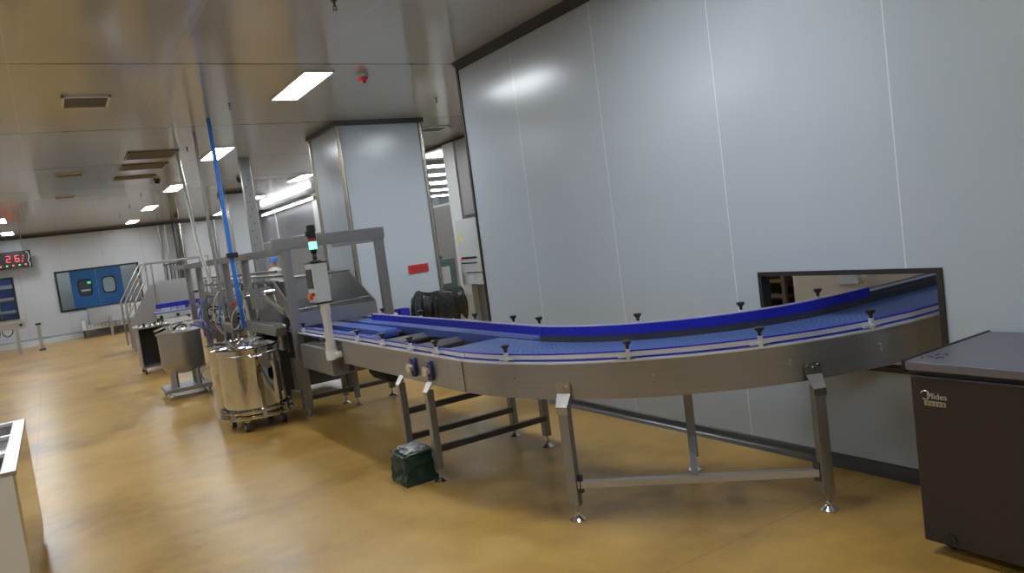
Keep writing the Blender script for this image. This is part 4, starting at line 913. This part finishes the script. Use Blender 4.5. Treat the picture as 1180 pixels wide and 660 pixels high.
for (x, y) in ((3.55, 8.88), (3.89, 8.88), (3.55, 9.12), (3.89, 9.12)): MB().box(x-0.02, x+0.02, y-0.02, y+0.02, 0, 0.66).build('leg', cream, stl)
MB().box(3.57, 3.66, 8.9, 9.0, 0.69, 0.80).build('tmpbox', cream) ; tbx = bpy.data.objects['tmpbox']; tbx.name = 'small_cream_box'; tag(tbx, 'small cream box standing next to the blue crate', 'box')
# column duct and cabinets by the partition
cd = MB().box(6.48, 6.70, 12.13, 12.55, 0.0, CZ-0.06).build('steel_column', alu_p); tag(cd, 'pale square steel column in the gap right of the boxed column', 'column')
rcx = MB().box(6.50, 6.59, 11.62, 12.10, 2.0, CZ-0.06).build('steel_riser', steel_h); tag(rcx, 'dark stainless riser casing beside the pale column near the ceiling', 'riser')
ec = thing('electrical_cabinet', 'pale wall cabinet with yellow warning label and switch rows behind wall end', 'cabinet', (6.4, 11.7, 0.9))
MB().box(6.30, 6.58, 10.7, 12.1, 0.78, 1.93).build('cabinet_body', cab_m, ec, 0.006)
MB().prism([(11.92, 1.55), (12.06, 1.55), (11.99, 1.68)], 'x', 6.292, 6.30).build('warning_label', yellow, ec)
for i in range(9): MB().cyl((6.30, 12.05-0.07*i, 1.25), (6.28, 12.05-0.07*i, 1.25), 0.018, n=8).build('switch', black if i else led, ec)
for i in range(8): MB().cyl((6.30, 12.0-0.07*i, 1.16), (6.285, 12.0-0.07*i, 1.16), 0.014, n=8).build('switch', black, ec)
MB().box(6.29, 6.30, 11.2, 11.9, 0.98, 1.0).build('nameplate', brass, ec)
tc_ = thing('control_cabinet', 'teal grey floor cabinet with paper notice beside the pale column', 'cabinet', (6.2, 12.9, 0))
MB().box(5.75, 6.15, 12.0, 12.4, 0.62, 1.28).build('cabinet_body', teal, tc_, 0.006)
MB().box(5.78, 6.12, 12.03, 12.37, 0.0, 0.62).build('cabinet_base', cab_m, tc_)
MB().box(5.86, 6.02, 11.985, 12.0, 0.85, 1.15).build('notice', white, tc_)
MB().cyl((5.95, 12.2, 1.28), (5.95, 12.2, 1.34), 0.05, n=14).build('lamp', blue_b, tc_)

# ================================================================== WORKER (far behind the machine)
pw = thing('person', 'worker in blue cap and white coat standing far behind the machine', 'person', (5.55, 22, 0))
def skin_body():
    J = {'pel': (0, 0, 0.92, .15), 'wst': (0, 0, 1.08, .13), 'ch': (0, 0, 1.28, .16), 'nk': (0, 0, 1.46, .06), 'hd0': (0, 0, 1.53, .075), 'hd1': (0, -0.01, 1.63, .085),
         'ls': (-.17, 0, 1.38, .06), 'le': (-.23, .02, 1.12, .045), 'lw': (-.2, -.15, 0.95, .03), 'rs': (.17, 0, 1.38, .06), 're': (.23, .02, 1.12, .045), 'rw': (.2, -.15, 0.95, .03),
         'lh': (-.09, 0, 0.88, .09), 'lk': (-.1, -.01, 0.48, .06), 'la': (-.1, .02, 0.08, .04), 'lt': (-.1, -.14, 0.04, .035), 'rh': (.09, 0, 0.88, .09), 'rk': (.1, -.01, 0.48, .06), 'ra': (.1, .02, 0.08, .04), 'rt': (.1, -.14, 0.04, .035)}
    E_ = [('pel', 'wst'), ('wst', 'ch'), ('ch', 'nk'), ('nk', 'hd0'), ('hd0', 'hd1'), ('ch', 'ls'), ('ls', 'le'), ('le', 'lw'), ('ch', 'rs'), ('rs', 're'), ('re', 'rw'), ('pel', 'lh'), ('lh', 'lk'), ('lk', 'la'), ('la', 'lt'), ('pel', 'rh'), ('rh', 'rk'), ('rk', 'ra'), ('ra', 'rt')]
    for sd_ in 'lr':
        s_ = -1 if sd_ == 'l' else 1
        for f in range(4):
            J['%sf%d' % (sd_, f)] = (s_*(.2-.02+.013*f), -.22, .91, .008); J['%sg%d' % (sd_, f)] = (s_*(.2-.02+.013*f), -.26, .89-.002*f, .007); E_ += [(sd_+'w', '%sf%d' % (sd_, f)), ('%sf%d' % (sd_, f), '%sg%d' % (sd_, f))]
        J[sd_+'th'] = (s_*.16, -.19, .93, .009); E_.append((sd_+'w', sd_+'th'))
    ks = list(J); me = bpy.data.meshes.new('body'); me.from_pydata([J[k][:3] for k in ks], [(ks.index(a), ks.index(b)) for a, b in E_], [])
    o = bpy.data.objects.new('body_tmp', me); S.collection.objects.link(o)
    md = o.modifiers.new('s', 'SKIN'); sv_ = me.skin_vertices[0].data
    for i, k in enumerate(ks): sv_[i].radius = (J[k][3], J[k][3]*0.8)
    sv_[0].use_root = True
    o.modifiers.new('d', 'SUBSURF').levels = 1
    dg = bpy.context.evaluated_depsgraph_get(); dg.update(); m2 = bpy.data.meshes.new_from_object(o.evaluated_get(dg)); bpy.data.objects.remove(o); return m2
bme = skin_body(); bme.materials.clear(); bme.materials.append(skin)
bo = bpy.data.objects.new('body', bme); S.collection.objects.link(bo); bo.parent = pw; OFF['body'] = Vector((5.55, 22, 0))
for p in bme.polygons: p.use_smooth = True
MB().lathe([(0.24, 0.45), (0.2, 0.9), (0.17, 1.1), (0.19, 1.34), (0.11, 1.42), (0.07, 1.45)], (5.55, 22, 0), 20).build('coat', coatm, pw)
MB().lathe([(0.105, 1.60), (0.115, 1.66), (0.09, 1.73), (0, 1.76)], (5.55, 22, 0), 20).build('cap', capm, pw)
MB().sphere((5.55, 21.905, 1.60), 0.014, 8).build('nose', skin, pw)
for s_ in (-1, 1): MB().sphere((5.55+s_*0.03, 21.915, 1.63), 0.009, 8).build('eye', black, pw)

# ================================================================== NEXT ROOM THROUGH THE OPENING
bc = thing('beige_machine_cover', 'beige rounded machine housing seen through the wall opening', 'machine', (6.3, 4.3, 0))
MB().box(6.0, 6.7, 3.3, 4.82, 0.0, 1.6).build('housing', beige, bc, 0.05)
MB().tube([(5.97, 4.1, 1.2), (5.93, 4.1, 1.15), (5.93, 4.05, 0.84), (5.97, 4.05, 0.8)], 0.02, 8).build('handle', steel_b, bc)
MB().box(5.985, 6.0, 4.1, 4.3, 0.78, 1.3).build('label_panel', cab_m, bc)
rk2 = thing('tray_rack', 'brown tray rack seen through the left of the wall opening', 'rack', (6.3, 5.3, 0))
for z in (0.35, 0.5, 0.65, 0.8, 0.95, 1.1): MB().box(6.0, 6.6, 4.9, 5.8, z, z+0.03).build('tray', brown if int(z*20) % 2 else brass, rk2)
for (x, y) in ((6.0, 4.9), (6.0, 5.8), (6.6, 4.9), (6.6, 5.8)): MB().box(x-0.02, x+0.02, y-0.02, y+0.02, 0, 1.3).build('upright', brown, rk2)
MB().box(6.55, 6.6, 4.92, 5.78, 0.05, 1.3).build('back_panel', brown, rk2)
